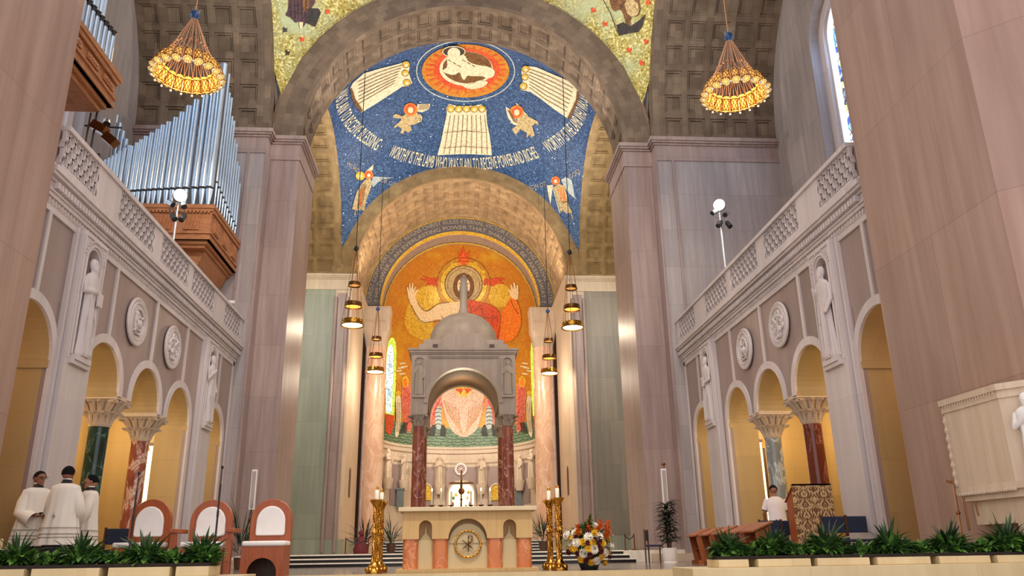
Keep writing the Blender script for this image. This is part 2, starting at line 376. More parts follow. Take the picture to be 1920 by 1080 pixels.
M['sg1'] = glassmat('blue_stained_glass', [(.02, .10, .5), (.9, .95, .9), (.05, .3, .8), (.75, .85, .25), (.02, .05, .3), (.85, .95, 1)], 5, 1.5, (1, 1, .8))
M['sg2'] = glassmat('pale_stained_glass', [(.7, .85, .8), (.3, .5, .35), (.1, .16, .2), (.8, .85, .5), (.45, .6, .65)], 7, 1.5, (1, 1, .7))
M['border'] = glassmat('green_yellow_window_border', [(.6, .75, .05), (.85, .9, .1), (.4, .6, .05)], 12, 1.2)

# ================================================================== STRUCTURE
def my(u, v, w): return (u, w, v)      # wall facing along Y : u = x, w = y
def mx(u, v, w): return (w, u, v)      # wall facing along X : u = y, w = x
def archheader(mb, uc, zs, r, ztop, w0, w1, mp, n=20, soffit=None, back=True):
    P = [(uc-r*math.cos(PI*i/n), zs+r*math.sin(PI*i/n)) for i in range(n+1)]
    for a, b in zip(P, P[1:]):
        for w in ((w0, w1) if back else (w0,)):
            mb.quad(mp(a[0], a[1], w), mp(b[0], b[1], w), mp(b[0], ztop, w), mp(a[0], ztop, w))
        (soffit or mb).quad(mp(a[0], a[1], w0), mp(b[0], b[1], w0), mp(b[0], b[1], w1), mp(a[0], a[1], w1))
    mb.quad(mp(uc-r, ztop, w0), mp(uc+r, ztop, w0), mp(uc+r, ztop, w1), mp(uc-r, ztop, w1))
def ring(mb, uc, zs, r0, r1, w0, w1, mp, a0=0, a1=PI, n=32, ends=True):
    def P(a, r, w): return mp(uc+r*math.cos(a), zs+r*math.sin(a), w)
    for i in range(n):
        a, b = a0+(a1-a0)*i/n, a0+(a1-a0)*(i+1)/n
        rm = (r0+r1)/2
        for w in (w0, w1): mb.quad(P(a, r0, w), P(b, r0, w), P(b, r1, w), P(a, r1, w), [(a*rm, r0), (b*rm, r0), (b*rm, r1), (a*rm, r1)])
        for r in (r0, r1): mb.quad(P(a, r, w0), P(b, r, w0), P(b, r, w1), P(a, r, w1), [(a*r, w0), (b*r, w0), (b*r, w1), (a*r, w1)])
    if ends:
        for a in (a0, a1): mb.quad(P(a, r0, w0), P(a, r1, w0), P(a, r1, w1), P(a, r0, w1), [(r0, w0), (r1, w0), (r1, w1), (r0, w1)])
def coffers(mb, uc, zs, r0, r1, w0, w1, mp, na, nw, a0=0, a1=PI, d=.12, rib=.12, edge=.0):
    """coffered barrel; r goes r0->r1 from w0 to w1; the coffers step outwards (away from the axis)"""
    sg = 1 if w1 > w0 else -1; e0, e1 = w0+sg*edge, w1-sg*edge
    def P(a, w, dr):
        r = r0+(r1-r0)*(w-w0)/(w1-w0)+dr
        return mp(uc+r*math.cos(a), zs+r*math.sin(a), w), (a*r0, w)
    def q(*ps):
        mb.quad(*[p[0] for p in ps], [p[1] for p in ps])
    for i in range(na):
        A, B = a0+(a1-a0)*i/na, a0+(a1-a0)*(i+1)/na
        if edge:
            q(P(A, w0, 0), P(B, w0, 0), P(B, e0, 0), P(A, e0, 0)); q(P(A, e1, 0), P(B, e1, 0), P(B, w1, 0), P(A, w1, 0))
        for j in range(nw):
            C, D = e0+(e1-e0)*j/nw, e0+(e1-e0)*(j+1)/nw
            def rect(ins, dr):
                ia = ins/r0; iw = ins*sg
                return [P(A+ia, C+iw, dr), P(B-ia, C+iw, dr), P(B-ia, D-iw, dr), P(A+ia, D-iw, dr)]
            R = [rect(0, 0), rect(rib/2, 0), rect(rib/2+.015, d*.45), rect(rib/2+.075, d*.45), rect(rib/2+.09, d)]
            for X, Y in zip(R, R[1:]):
                for k in range(4): q(X[k], X[(k+1) % 4], Y[(k+1) % 4], Y[k])
            q(*R[-1])
def boxes(name, mat, bl, label=None, **k):
    mb = MB()
    for b in bl: mb.box(*b)
    return struct(mb.build(name, mat, **k), label)
def cornice(mb, x0, x1, y0, y1, faces, z0=13.45, z1=14.33):
    """wraps a rectangular pier; faces: which sides project (w e s)"""
    def grow(g): return (x0-(g if 'w' in faces else 0), x1+(g if 'e' in faces else 0), y0-(g if 's' in faces else 0), y1)
    h = z1-z0
    for g, a, b in ((.04, z0, z0+.06), (.025, z0+.06, z1-.32*h), (.08, z1-.32*h, z1-.24*h), (.15, z1-.24*h, z1-.16*h), (.2, z1-.16*h, z1)):
        X = grow(g); mb.box(X[0], X[1], X[2], X[3], a, b)

YC, HX, HY, RS = 18.8, 6.8, 6.6, 9.48        # crossing dome
DC, DX, DY, RD = 34.05, 6.38, 5.95, 8.72     # sanctuary dome
ZS = 14.4
# floor
mb = MB(); mb.box(-14, 14, 15.1, 60, -.3, 0)
struct(mb.build('floor', M['floor'], smooth=0), 'polished grey stone floor of the sanctuary')
mb = MB(); mb.box(-14, 14, 15.0, 15.12, -.3, .004)
struct(mb.build('trim_floor', M['planter'], smooth=0))
mb = MB(); mb.box(-14, 14, 6, 15.1, -.75, -.45); mb.box(-14, 14, 14.5, 15.05, -.6, -.16)
struct(mb.build('floor_lower', M['floor'], smooth=0))
boxes('floor_sanctuary', M['step_white'], [(-9, 9, 24.95, 46, 0, .33)], smooth=0)
# steps : black risers, white treads
st = [(-5.75, 5.0, 23.9, 24.95, .0, .115), (-5.75, 4.9, 24.3, 24.95, .115, .23), (-5.75, 4.8, 24.7, 24.96, .23, .34)]
up = [(-3.0, 3.0, 29.0+.35*i, 37.5, .33+.1*i, .43+.1*i) for i in range(4)]
for k, grp in enumerate((st, up)):
    a, b = MB(), MB()
    for (x0, x1, y0, y1, z0, z1) in grp:
        a.box(x0, x1, y0+.03, y1, z0, z1-.035); b.box(x0-.02, x1+.02, y0, y1, z1-.035, z1)
    e = empty('chancel_steps' if k == 0 else 'altar_steps', ['three white treads with black risers below the chancel arch', 'white and black steps raising the canopied high altar'][k], 'steps', (0, grp[0][2], grp[0][4]))
    a.build('riser', M['step_black'], e, 0, origin=None).location = (0, -grp[0][2], -grp[0][4])
    b.build('tread', M['step_white'], e, 0, origin=None).location = (0, -grp[0][2], -grp[0][4])
# far crossing piers and transept far walls
for s in (-1, 1):
    nm = 'left' if s < 0 else 'right'
    def bx(a, b, *r): return (min(s*a, s*b), max(s*a, s*b), *r)
    boxes('wall_%s_pier' % nm, M['pier'], [bx(5.77, 6.8, 25.4, 28.1, 0, 14.33), bx(6.74, 6.82, 24.86, 25.5, 0, 13.45), bx(7.35, 7.42, 24.84, 25, 0, 13.45)], smooth=0)
    boxes('wall_%s_transept' % nm, M['wallfar'], [bx(6.8, 11.6, 24.9, 28.1, 0, 14.33), bx(6.8, 11.6, 25.35, 28.1, 14.33, 21.5), bx(6.34, 6.81, 27.7, 28.1, 14.33, 21)], smooth=0)
    mb = MB(); f = 'ws' if s > 0 else 'es'
    b = bx(5.77, 6.8, 25.4, 28.1); cornice(mb, b[0], b[1], b[2], b[3], f)
    b = bx(6.8, 11.3, 24.9, 28.1); cornice(mb, b[0], b[1], b[2], b[3], f)
    struct(mb.build('trim_%s_cornice' % nm, M['pier'], smooth=0))
    mb = MB(); mb.box(*bx(5.68, 5.85, 25.3, 28.1, 0, .33)); mb.box(*bx(5.7, 7.3, 24.8, 25.45, 0, .22))
    struct(mb.build('baseboard_%s' % nm, M['cream'], smooth=0))
    # near pier: straight face then a splay towards the nave
    mb = MB(); P = [(s*6.92, 12.35), (s*7.21, 12.35), (s*7.21, 12.72), (s*11.6, 12.72), (s*11.6, 4), (s*9.2, 4), (s*9.2, 7.0), (s*6.92, 9.13)]
    mb.prism(P, -.7, 20)
    struct(mb.build('wall_%s_near_pier' % nm, M['nearpier'], smooth=0), 'huge pinkish travertine pier nearest on the %s' % nm)
    # transept vault
    mb = MB(); coffers(mb, YC, ZS, 6.1, 6.1, s*7.15, s*11.3, mx, 22, 5, 0, PI, .11, .2)
    ring(mb, YC, ZS, 6.1, 6.8, s*6.8, s*7.15, mx, n=44)
    struct(mb.build('ceiling_%s_transept' % nm, M['vault'], smooth=0), 'coffered brown masonry vault over the %s transept' % nm)
    # transept end wall with arched windows
    mb = MB(); Yw = (17.0, 20.15); r = 1.42; zs = 15.95
    X0, X1 = s*11.3, s*12.1
    mb.box(min(X0, X1), max(X0, X1), 12.5, Yw[0]-r, 0, 21); mb.box(min(X0, X1), max(X0, X1), Yw[1]+r, 25, 0, 21)
    mb.box(min(X0, X1), max(X0, X1), Yw[0]+r, Yw[1]-r, 0, 21); mb.box(min(X0, X1), max(X0, X1), Yw[0]-r, Yw[0]+r, 0, 8.6); mb.box(min(X0, X1), max(X0, X1), Yw[1]-r, Yw[1]+r, 0, 8.6)
    for y in Yw: archheader(mb, y, zs, r, 21, X0, X1, mx)
    struct(mb.build('wall_%s' % nm, M['wallfar'], smooth=0), 'grey stone end wall of the %s transept' % nm)
    for i, y in enumerate(Yw):
        w = bpy.data.objects.new('window_%d' % (1+i+(2 if s > 0 else 0)), None); COL.objects.link(w); w.location = (X0, y, 8.6); struct(w, 'tall arched stained glass window in the %s transept end wall' % nm)
        fr = MB(); ring(fr, y, zs, 1.1, 1.42, s*11.62, s*11.72, mx, n=24); fr.box(*[*sorted((s*11.62, s*11.72)), y-1.42, y-1.1, 8.6, zs]); fr.box(*[*sorted((s*11.62, s*11.72)), y+1.1, y+1.42, 8.6, zs])
        ring(fr, y, zs, 1.0, 1.1, s*11.72, s*11.95, mx, n=24); fr.box(*[*sorted((s*11.72, s*11.95)), y+1.0, y+1.1, 8.6, zs]); fr.box(*[*sorted((s*11.72, s*11.95)), y-1.1, y-1.0, 8.6, zs])
        struct(fr.build('window_frame', M['white'], w, 0, origin=(X0, y, 8.6))).location = (0, 0, 0)
        gl = MB()
        for (r0, mi) in ((1.0, 1), (.88, 0)):
            gl.cur = mi; X = s*(11.86-(.01 if mi == 0 else 0))
            pts = [mx(y+r0*math.cos(PI*k/24), zs+r0*math.sin(PI*k/24), X) for k in range(25)]+[mx(y-r0, 8.6, X), mx(y+r0, 8.6, X)]
            gl.poly(pts)
        struct(gl.build('glass', [M['sg1'], M['skyglow']], w, 0, origin=(X0, y, 8.6))).location = (0, 0, 0)
    # ------- gallery arcade wall
    XA, XB = s*7.2, s*8.0; mi, ma = sorted((XA, XB))
    arches = (12.98, 15.88, 18.2, 20.42, 23.47); r = .83; zs = 3.58; ZT = 4.62
    fw, so = MB(), MB()
    for a in arches:
        archheader(fw, a, zs, r, ZT, XA, XB, mx, 24, so)
        so.box(mi, ma, a-r-.0, a-r+.004, 3.45, zs); so.box(mi, ma, a+r-.004, a+r, 3.45, zs)
    ed = [12.17]+[v for a in arches for v in (a-r, a+r)][1:]+[24.9]
    for y0, y1 in ((13.83, 15.05), (16.71, 17.37), (19.03, 19.59), (21.25, 22.64), (24.3, 24.9)):
        fw.box(mi, ma, y0, y1, zs-.04, ZT)
        if y1-y0 > .8 or y0 > 24:
            fw.box(mi, ma, y0+.005, y1-.005, 0, zs-.04)
            so.box(mi+(.1 if s > 0 else 0), ma-(0 if s > 0 else .1), y0, y1, 0, zs-.04)
    fw.box(mi, ma, 12.76, 24.9, ZT, 6.15)
    struct(fw.build('wall_%s_gallery' % nm, M['panelstone'], smooth=0), 'mauve panelled gallery wall over the %s arcade' % nm)
    struct(so.build('wall_%s_arcade_soffits' % nm, M['aisle'], smooth=0))
    # white trim: archivolts, strips, frames, cornice with dentils
    tr = MB(); X0, X1 = s*7.16, s*7.22
    for a in arches:
        ring(tr, a, zs, .826, 1.0, X0, X1, mx, n=24)
        tr.box(*sorted((X0, X1)), a-.05, a+.05, zs+.995, 5.98)
        for q in (-1, 1): tr.box(*sorted((X0, X1)), *sorted((a+q*.83, a+q*1.0)), (0 if (a, q) not in ((15.88, 1), (18.2, -1), (18.2, 1), (20.42, -1)) else 3.5), zs)
    tr.box(*sorted((X0, X1)), 12.6, 24.9, 5.98, 6.1)
    for y in (13.93, 15.1, 21.7, 22.8): tr.box(*sorted((s*7.12, X1)), y-.035, y+.035, 0, 6.1)
    tr.box(*sorted((X0, X1)), 24.75, 24.88, 0, 6.1)
    struct(tr.build('trim_%s_arcade' % nm, M['white'], smooth=0), 'pale stone strips and arch rings on the %s gallery wall' % nm)
    co = MB()
    for g, a, b in ((.05, 6.1, 6.2), (.1, 6.2, 6.27), (.13, 6.27, 6.31), (.14, 6.45, 6.5), (.22, 6.5, 6.56), (.26, 6.56, 6.66), (.18, 6.66, 6.72)):
        co.box(*sorted((s*(7.2-g), s*7.8)), 12.5, 24.9, a, b)
    y = 12.76
    while y < 24.9:
        co.box(*sorted((s*(7.2-.2), s*7.3)), y, y+.06, 6.33, 6.44); co.box(*sorted((s*(7.2-.075), s*7.3)), y, y+.04, 6.12, 6.19); y += .115
    co.box(*sorted((s*7.1, s*7.8)), 12.5, 24.9, 6.31, 6.46)
    struct(co.build('trim_%s_gallery_cornice' % nm, M['white'], smooth=0), 'dentilled pale stone cornice under the %s gallery parapet' % nm)
    # aisle behind: outer wall, ceiling, end walls
    ai = MB(); ai.box(*sorted((s*8.0, s*11.4)), 12.4, 25, 5.35, 6.5); ai.box(*sorted((s*11.2, s*11.4)), 12.4, 25, 0, 5.4); ai.box(*sorted((s*8, s*11.3)), 24.84, 24.98, 0, 5.4)
    for y in (14.45, 17.04, 19.31, 21.95): ai.box(*sorted((s*8.0, s*8.5)), y-.3, y+.3, 4.3, 5.4); ai.box(*sorted((s*10.7, s*11.3)), y-.35, y+.35, 0, 5.4); archheader(ai, s*9.65, 3.7, 1.5, 5.4, y-.3, y+.3, my, 16)
    struct(ai.build('wall_%s_aisle' % nm, M['aisle'], smooth=0), 'ochre lit side aisle behind the %s arcade' % nm)
    boxes('floor_%s_gallery' % nm, M['white'], [bx(7.2, 11.3, 12.5, 24.9, 6.5, 6.7)], smooth=0)
    # sanctuary bay side recess and far flank
    boxes('wall_%s_sanctuary' % nm, M['green'], [bx(9.0, 9.4, 28.1, 46, 0, 21)], smooth=0)
    boxes('wall_%s_apse_pier' % nm, M['green' if s < 0 else 'greybrown'], [bx(6.55, 9.2, 40, 45.6, .33, 14.33)], smooth=0)
    boxes('wall_%s_sanctuary_back' % nm, M['vaultw'], [bx(6.2, 9.4, 40.05, 40.6, 14.33, 21.5)], smooth=0)
    boxes('wall_%s_apse_jamb' % nm, M['cream'], [bx(5.7, 6.55, 40.02, 45.6, .33, 14.33)], smooth=0)
    boxes('wall_%s_apse_return' % nm, M['wdark'], [bx(5.2, 9, 47.6, 47.8, 0, 14)], smooth=0)  # dark sheet standing in for the unlit void beside the giant column
    boxes('baseboard_%s_apse' % nm, M['green'], [bx(5.66, 9, 39.9, 45.6, .33, 1.0)], smooth=0)
    mb = MB()
    b = bx(5.7, 9, 40, 45.6); cornice(mb, b[0], b[1], b[2], b[3], 'ws' if s > 0 else 'es', 13.5)
    struct(mb.build('trim_%s_apse_cornice' % nm, M['cream'], smooth=0))
    mb = MB()
    for x in (6.5, 5.92):
        pts = [(s*x, 39.9, .4+.06*k) for k in range(212)]
        mb.tube(pts, [.085+.022*(k % 2) for k in range(212)], 6)
    mb.box(*bx(5.95, 6.45, 39.96, 40.02, .33, 13.3))
    struct(mb.build('trim_%s_apse_colonnettes' % nm, M['pier'], smooth=60), 'rope carved stone mouldings on the %s apse pier' % nm)
    # side arch barrels of the sanctuary bay
    mb = MB(); coffers(mb, DC, ZS, 5.95, 5.95, s*6.7, s*8.7, mx, 22, 2, 0, PI, .13, .2); ring(mb, DC, ZS, 5.95, 6.0, s*8.7, s*9.1, mx, n=40)
    ring(mb, DC, ZS, 5.93, 6.5, s*6.37, s*6.71, mx, n=44)
    struct(mb.build('ceiling_%s_side_arch' % nm, M['vaultw'], smooth=0), 'coffered side arch beside the %s of the blue dome' % nm)
    boxes('wall_%s_sanctuary_end' % nm, M['green'], [bx(6.8, 9.2, 28.05, 28.3, 0, 21)], smooth=0)
    # small wall niche low on the jamb, its shade a flat dark patch
    nb = MB(); X = s*5.68
    for (z0, z1) in ((3.1, 4.6),):
        pts = [mx(42.6+.3*math.cos(PI*k/12), z1-.3+.3*math.sin(PI*k/12), X) for k in range(13)]+[mx(42.3, z0, X), mx(42.9, z0, X)]
        nb.poly(pts)
    struct(nb.build('trim_%s_niche' % nm, M['wdark'], smooth=0))
# chancel arch: face ring, coffered soffit, back ring
mb = MB()
ring(mb, 0, ZS, 5.765, 6.83, 25.4, 25.56, my, n=56)
coffers(mb, 0, ZS, 5.79, 6.1, 25.55, 28.1, my, 23, 2, 0, PI, .1, .22, edge=.12)
ring(mb, 0, ZS, 6.07, 6.75, 28.0, 28.1, my, n=56)
struct(mb.build('wall_chancel_arch', M['vault'], smooth=0), 'great brown masonry arch with a coffered soffit opening to the sanctuary')
mb = MB(); ring(mb, 0, ZS, 6.82, 6.85, 25.37, 25.42, my, n=56)
struct(mb.build('trim_chancel_arch', M['brownm'], smooth=0))
# apse arch
mb = MB(); ring(mb, 0, ZS, 5.675, 6.55, 39.97, 40.12, my, n=60)
struct(mb.build('wall_apse_arch', M['vaultw'], smooth=0), 'plain stone face of the apse arch under the blue dome')
mb = MB(); coffers(mb, 0, ZS, 5.7, 5.72, 40.1, 45.6, my, 30, 4, 0, PI, .08, .3, edge=.25)
struct(mb.build('ceiling_apse_arch', M['vaulta'], smooth=0), 'pale coffered barrel vault in front of the apse')
mb = MB(); ring(mb, 0, ZS, 4.80, 5.72, 45.6, 45.9, my, n=48); mb.cur = 1; ring(mb, 0, ZS, 4.70, 4.80, 45.56, 45.9, my, n=90)
mb.cur = 2; coffers(mb, 0, ZS, 4.7, 4.8, 45.9, 47.6, my, 40, 1, 0, PI, .02, .1); ring(mb, 0, ZS, 4.72, 4.85, 47.45, 47.6, my, n=60)
mb.cur = 1; ring(mb, 0, ZS, 5.66, 5.70, 45.55, 45.6, my, n=60); ring(mb, 0, ZS, 4.70, 4.76, 47.35, 47.45, my, n=60)
e = empty('inscription_arch', 'grey blue mosaic arch band with two rows of Latin capitals around the apse', 'inscription', (0, 45.6, ZS))
arch_band = mb.build('band', [M['bandblue'], M['yellowgold'], M['mauvem']], e, 0, origin=(0, 45.6, ZS)); arch_band.location = (0, 0, 0)
e['label'] = 'grey blue mosaic band with two rows of capital letters arching over the apse'
# sail vault / pendentive surfaces
def sail(mb, c, hx, hy, R, elmax, nphi=128, nel=40):
    for i in range(nphi):
        f0, f1 = 2*PI*i/nphi, 2*PI*(i+1)/nphi
        def em(f):
            rm = min(hx/max(abs(math.cos(f)), 1e-6), hy/max(abs(math.sin(f)), 1e-6)); return math.acos(min(1, rm/R))
        e0, e1 = em(f0), em(f1)
        for j in range(nel):
            def P(f, e, t): q = e+(elmax-e)*t; return (c[0]+R*math.cos(q)*math.cos(f), c[1]+R*math.cos(q)*math.sin(f), c[2]+R*math.sin(q))
            if e0 >= elmax and e1 >= elmax: continue
            mb.quad(P(f0, e0, j/nel), P(f1, e1, j/nel), P(f1, e1, (j+1)/nel), P(f0, e0, (j+1)/nel))
mb = MB(); sail(mb, (0, DC, ZS), DX, DY, RD, PI/2, 128, 30)
struct(mb.build('ceiling_blue_dome', M['blue'], smooth=60, weld=True), 'starry blue mosaic dome over the sanctuary')
mb = MB(); sail(mb, (0, YC, ZS), HX, HY, RS, math.radians(47), 128, 20)
struct(mb.build('ceiling_gold_pendentives', M['gold'], smooth=60, weld=True), 'gold mosaic pendentives under the crossing dome')
# apse shell
AY, AR = 47.6, 4.8
mb = MB(); n = 48
for i in range(n):
    a, b = PI*i/n, PI*(i+1)/n
    def P(t, z): return (AR*math.cos(t), AY+AR*math.sin(t), z)
    mb.cur = 0
    for j in range(4): mb.quad(P(a, 6.8+1.9*j), P(b, 6.8+1.9*j), P(b, 6.8+1.9*(j+1)), P(a, 6.8+1.9*(j+1)))
    for j in range(16):
        e0, e1 = PI/2*j/16, PI/2*(j+1)/16
        def Q(t, e): return (AR*math.cos(e)*math.cos(t), AY+AR*math.cos(e)*math.sin(t), ZS+AR*math.sin(e))
        mb.quad(Q(a, e0), Q(b, e0), Q(b, e1), Q(a, e1))
struct(mb.build('ceiling_apse', M['orange'], smooth=60, weld=True), 'orange and gold mosaic half dome and upper wall of the apse')
mb = MB(); mb.lathe([(AR, 0), (AR, 6.35), (AR-.12, 6.4), (AR-.12, 6.62), (AR-.2, 6.66), (AR-.2, 6.8), (AR+.1, 6.8)], (0, AY, 0), 48, 0, PI)
mb.lathe([(AR-.04, 5.75), (AR-.09, 5.8), (AR-.09, 5.95), (AR-.04, 6.0)], (0, AY, 0), 48, 0, PI)
for s in (-1, 1):
    mb.box(*sorted((s*4.72, s*5.3)), 46.3, 47.6, 0, 14.33)
struct(mb.build('wall_back_apse', M['cream'], smooth=60), 'cream stone lower wall of the apse')
# end of crossing: outer upper shell keeps daylight at the drum only
boxes('ceiling_outer', M['vault'], [(-12.1, -6.8, 12.5, 28.1, 21, 21.4), (6.8, 12.1, 12.5, 28.1, 21, 21.4)], smooth=0)

# ================================================================== SURFACES, MOSAICS, WRITING
def hit_sphere(px, c, R, off=0):
    d = ray(px).normalized(); o = CP-Vector(c); R2 = (R-off)**2
    b = o.dot(d); disc = b*b-(o.dot(o)-R2)
    return CP+d*(-b+math.sqrt(max(disc, 0)))
def S_dome(px, off=.02): return hit_sphere(px, (0, DC, ZS), RD, off)
def S_pend(px, off=.02): return hit_sphere(px, (0, YC, ZS), RS, off)
def S_apse(px, off=.02):
    p = hit_sphere(px, (0, AY, ZS), AR, off)
    if p.z >= ZS: return p
    d = ray(px); ox, oy = CP.x, CP.y-AY; a = d.x**2+d.y**2; b = ox*d.x+oy*d.y; c = ox*ox+oy*oy-(AR-off)**2
    t = (-b+math.sqrt(max(b*b-a*c, 0)))/a; return CP+d*t
def decal(mb, poly, surf, off=.02, mi=0, step=14):
    """flat shape, given by its outline in the photograph, laid on a curved surface"""
    mb.cur = mi; P = [Vector(p) for p in poly]; n = len(P)
    xs = [p.x for p in P]; ys = [p.y for p in P]; pts = list(P)
    for k in range(n):
        a, b = P[k], P[(k+1) % n]
    def inside(x, y):
        c = False
        for k in range(n):
            a, b = P[k], P[(k+1) % n]
            if (a.y > y) != (b.y > y) and x < (b.x-a.x)*(y-a.y)/(b.y-a.y)+a.x: c = not c
        return c
    x = min(xs)+step/2
    while x < max(xs):
        y = min(ys)+step/2
        while y < max(ys):
            if inside(x, y): pts.append(Vector((x, y)))
            y += step
        x += step
    V, E, F, *_ = delaunay_2d_cdt(pts, [(k, (k+1) % n) for k in range(n)], [], 1, 1e-4)
    i = mb.add([surf((v.x, v.y), off) for v in V])
    for f in F: mb.face([i+k for k in f])
def ell(cx, cy, a, b, n=28, r0=0, a0=0, a1=2*PI): return [(cx+a*math.cos(a0+(a1-a0)*k/n), cy+b*math.sin(a0+(a1-a0)*k/n)) for k in range(n)]
def stroke(mb, pts, w, surf, off=.03, mi=0):
    mb.cur = mi; L = []
    P = [Vector(p) for p in pts]
    for i, p in enumerate(P):
        t = (P[min(i+1, len(P)-1)]-P[max(i-1, 0)]).normalized(); q = Vector((-t.y, t.x))*w/2; L.append((p+q, p-q))
    for a, b in zip(L, L[1:]): mb.quad(surf(a[0], off), surf(b[0], off), surf(b[1], off), surf(a[1], off))
def ringstroke(mb, cx, cy, a, b, w, surf, off, mi, n=40): stroke(mb, [(cx+a*math.cos(2*PI*k/n), cy+b*math.sin(2*PI*k/n)) for k in range(n+1)], w, surf, off, mi)
def smooth2(pts, it=2, closed=True):
    for _ in range(it):
        q = []
        for a, b in zip(pts, pts[1:]+([pts[0]] if closed else [])):
            q += [(a[0]*.75+b[0]*.25, a[1]*.75+b[1]*.25), (a[0]*.25+b[0]*.75, a[1]*.25+b[1]*.75)]
        pts = q
    return pts
def Z(ox, oy, sc, pts): return [(ox+x/sc, oy+y/sc) for x, y in pts]
def mosaic_thing(name, label, mats, root=None, group=None, cat='mosaic'):
    """returns MB and a closer that links it"""
    mb = MB()
    def done():
        c = sum((Vector(v) for v in mb.v), Vector())/len(mb.v)
        o = mb.build(name, mats, None, 0, origin=tuple(c), normals=False)
        return tag(o, label, cat, group)
    return mb, done
def text_flat(body, size=1):
    cu = bpy.data.curves.new('t', 'FONT'); cu.body = body; cu.size = size; cu.resolution_u = 3; cu.fill_mode = 'FRONT'
    o = bpy.data.objects.new('t', cu); COL.objects.link(o)
    dg = bpy.context.evaluated_depsgraph_get(); dg.update()
    me = bpy.data.meshes.new_from_object(o.evaluated_get(dg))
    vs = [tuple(v.co) for v in me.vertices]; fs = [tuple(p.vertices) for p in me.polygons]
    bpy.data.objects.remove(o); bpy.data.curves.remove(cu); bpy.data.meshes.remove(me)
    x0 = min(v[0] for v in vs); x1 = max(v[0] for v in vs); y0 = min(v[1] for v in vs); y1 = max(v[1] for v in vs)
    return [((v[0]-x0)/(x1-x0), (v[1]-y0)/(y1-y0)) for v in vs], fs, (x1-x0)/(y1-y0)
def put_text(mb, body, fn, bold=0):
    vs, fs, asp = text_flat(body); i = mb.add([fn(u, v) for u, v in vs])
    for f in fs: mb.face([i+k for k in f])

M['drapem'] = mosaic('drapery_mosaic', [srgb(206, 176, 150), srgb(224, 196, 170), srgb(196, 150, 128)], 16, .5, 0)
# -- lamb medallion
mb, done = mosaic_thing('lamb_medallion', 'orange and red sunburst mosaic medallion with a haloed white lamb', [M['orange'], M['redm'], M['brownm'], M['ivory'], M['darkm'], M['silverm'], M['orangered'], M['skinm']])
ringstroke(mb, 873, 133, 92, 57, 2.0, S_dome, .02, 5)
decal(mb, ell(873, 133, 82, 50, 48), S_dome, .03, 0)
for k in range(56):
    a = 2*PI*k/56; stroke(mb, [(873+x*math.cos(a), 131+y*math.sin(a)) for x, y in ((58, 36), (76, 46))], 2.2 if k % 2 else 3.2, S_dome, .04, 6 if k % 2 else 1)
decal(mb, ell(875, 130, 62, 39, 40), S_dome, .045, 1)
decal(mb, ell(874, 129, 50, 32, 36), S_dome, .055, 3); decal(mb, ell(876, 127, 46, 29, 36), S_dome, .065, 2)
decal(mb, Z(560, 0, 2.25, smooth2([(625, 240), (650, 232), (700, 228), (715, 262), (760, 276), (800, 280), (828, 295), (825, 322), (800, 332), (770, 320), (735, 322), (710, 318), (700, 340), (688, 330), (680, 300), (655, 320), (608, 304), (612, 292), (628, 285)], 1)), S_dome, .08, 3, 6)
decal(mb, Z(560, 0, 2.25, smooth2([(690, 348), (735, 358), (755, 338), (795, 342), (798, 352), (770, 372), (720, 378), (688, 362)], 1)), S_dome, .08, 3, 6)
decal(mb, ell(851, 97, 21, 10, 20), S_dome, .085, 4, 6); decal(mb, ell(851, 100, 12, 11, 16), S_dome, .095, 3, 6)
ringstroke(mb, 851, 97, 21, 10, 1.6, S_dome, .1, 3, 24)
for k in range(9): stroke(mb, [(840+k*9, 112+(k % 3)*5), (846+k*9, 116+(k % 3)*5)], 1.2, S_dome, .1, 2)
done()
# -- robed panels
def panel(outline, label, heads, folds, mats=('ivory', 'ivorydim', 'yellowgold', 'skinm', 'brownm'), border=None):
    mb, done = mosaic_thing('robed_figures_panel', label, [M[x] for x in mats], group='robed figure panels on the blue dome')
    decal(mb, outline, S_dome, .03, 0, 9)
    for (x, y, r) in heads:
        decal(mb, ell(x, y, r, r*.9, 16), S_dome, .045, 2, 5); decal(mb, ell(x, y+r*.2, r*.45, r*.5, 12), S_dome, .055, 3, 4); ringstroke(mb, x, y, r, r*.9, .8, S_dome, .055, 4, 16)
    for f in folds: stroke(mb, f, .9, S_dome, .05, 4)
    if border: decal(mb, border, S_dome, .05, 4, 9)
    return done()
Lp = Z(480, 0, 3.857, [(700, 600), (780, 530), (900, 495), (1040, 460), (1080, 445), (1115, 460), (1105, 520), (1115, 560), (1130, 600), (1100, 625), (1060, 625), (960, 690), (860, 755), (760, 815), (715, 760), (690, 700), (680, 640)])
panel(Lp, 'left fan of white robed haloed figures on the blue dome, beside the lamb', [(480+1085/3.857, 467/3.857, 7), (480+1080/3.857, 530/3.857, 6.5), (480+1092/3.857, 598/3.857, 7)],
      [Z(480, 0, 3.857, [(1060-10*k, 470+22*k), (900-8*k, 520+28*k), (740, 590+27*k)]) for k in range(7)], border=Z(480, 0, 3.857, [(680, 640), (694, 640), (718, 715), (772, 800), (760, 815), (715, 760), (690, 700)]))
Rp = Z(860, 0, 3.857, [(455, 490), (480, 475), (560, 485), (640, 520), (760, 570), (820, 600), (872, 655), (866, 720), (840, 790), (800, 865), (690, 790), (600, 720), (520, 665), (450, 650), (440, 620), (465, 590), (455, 530)])
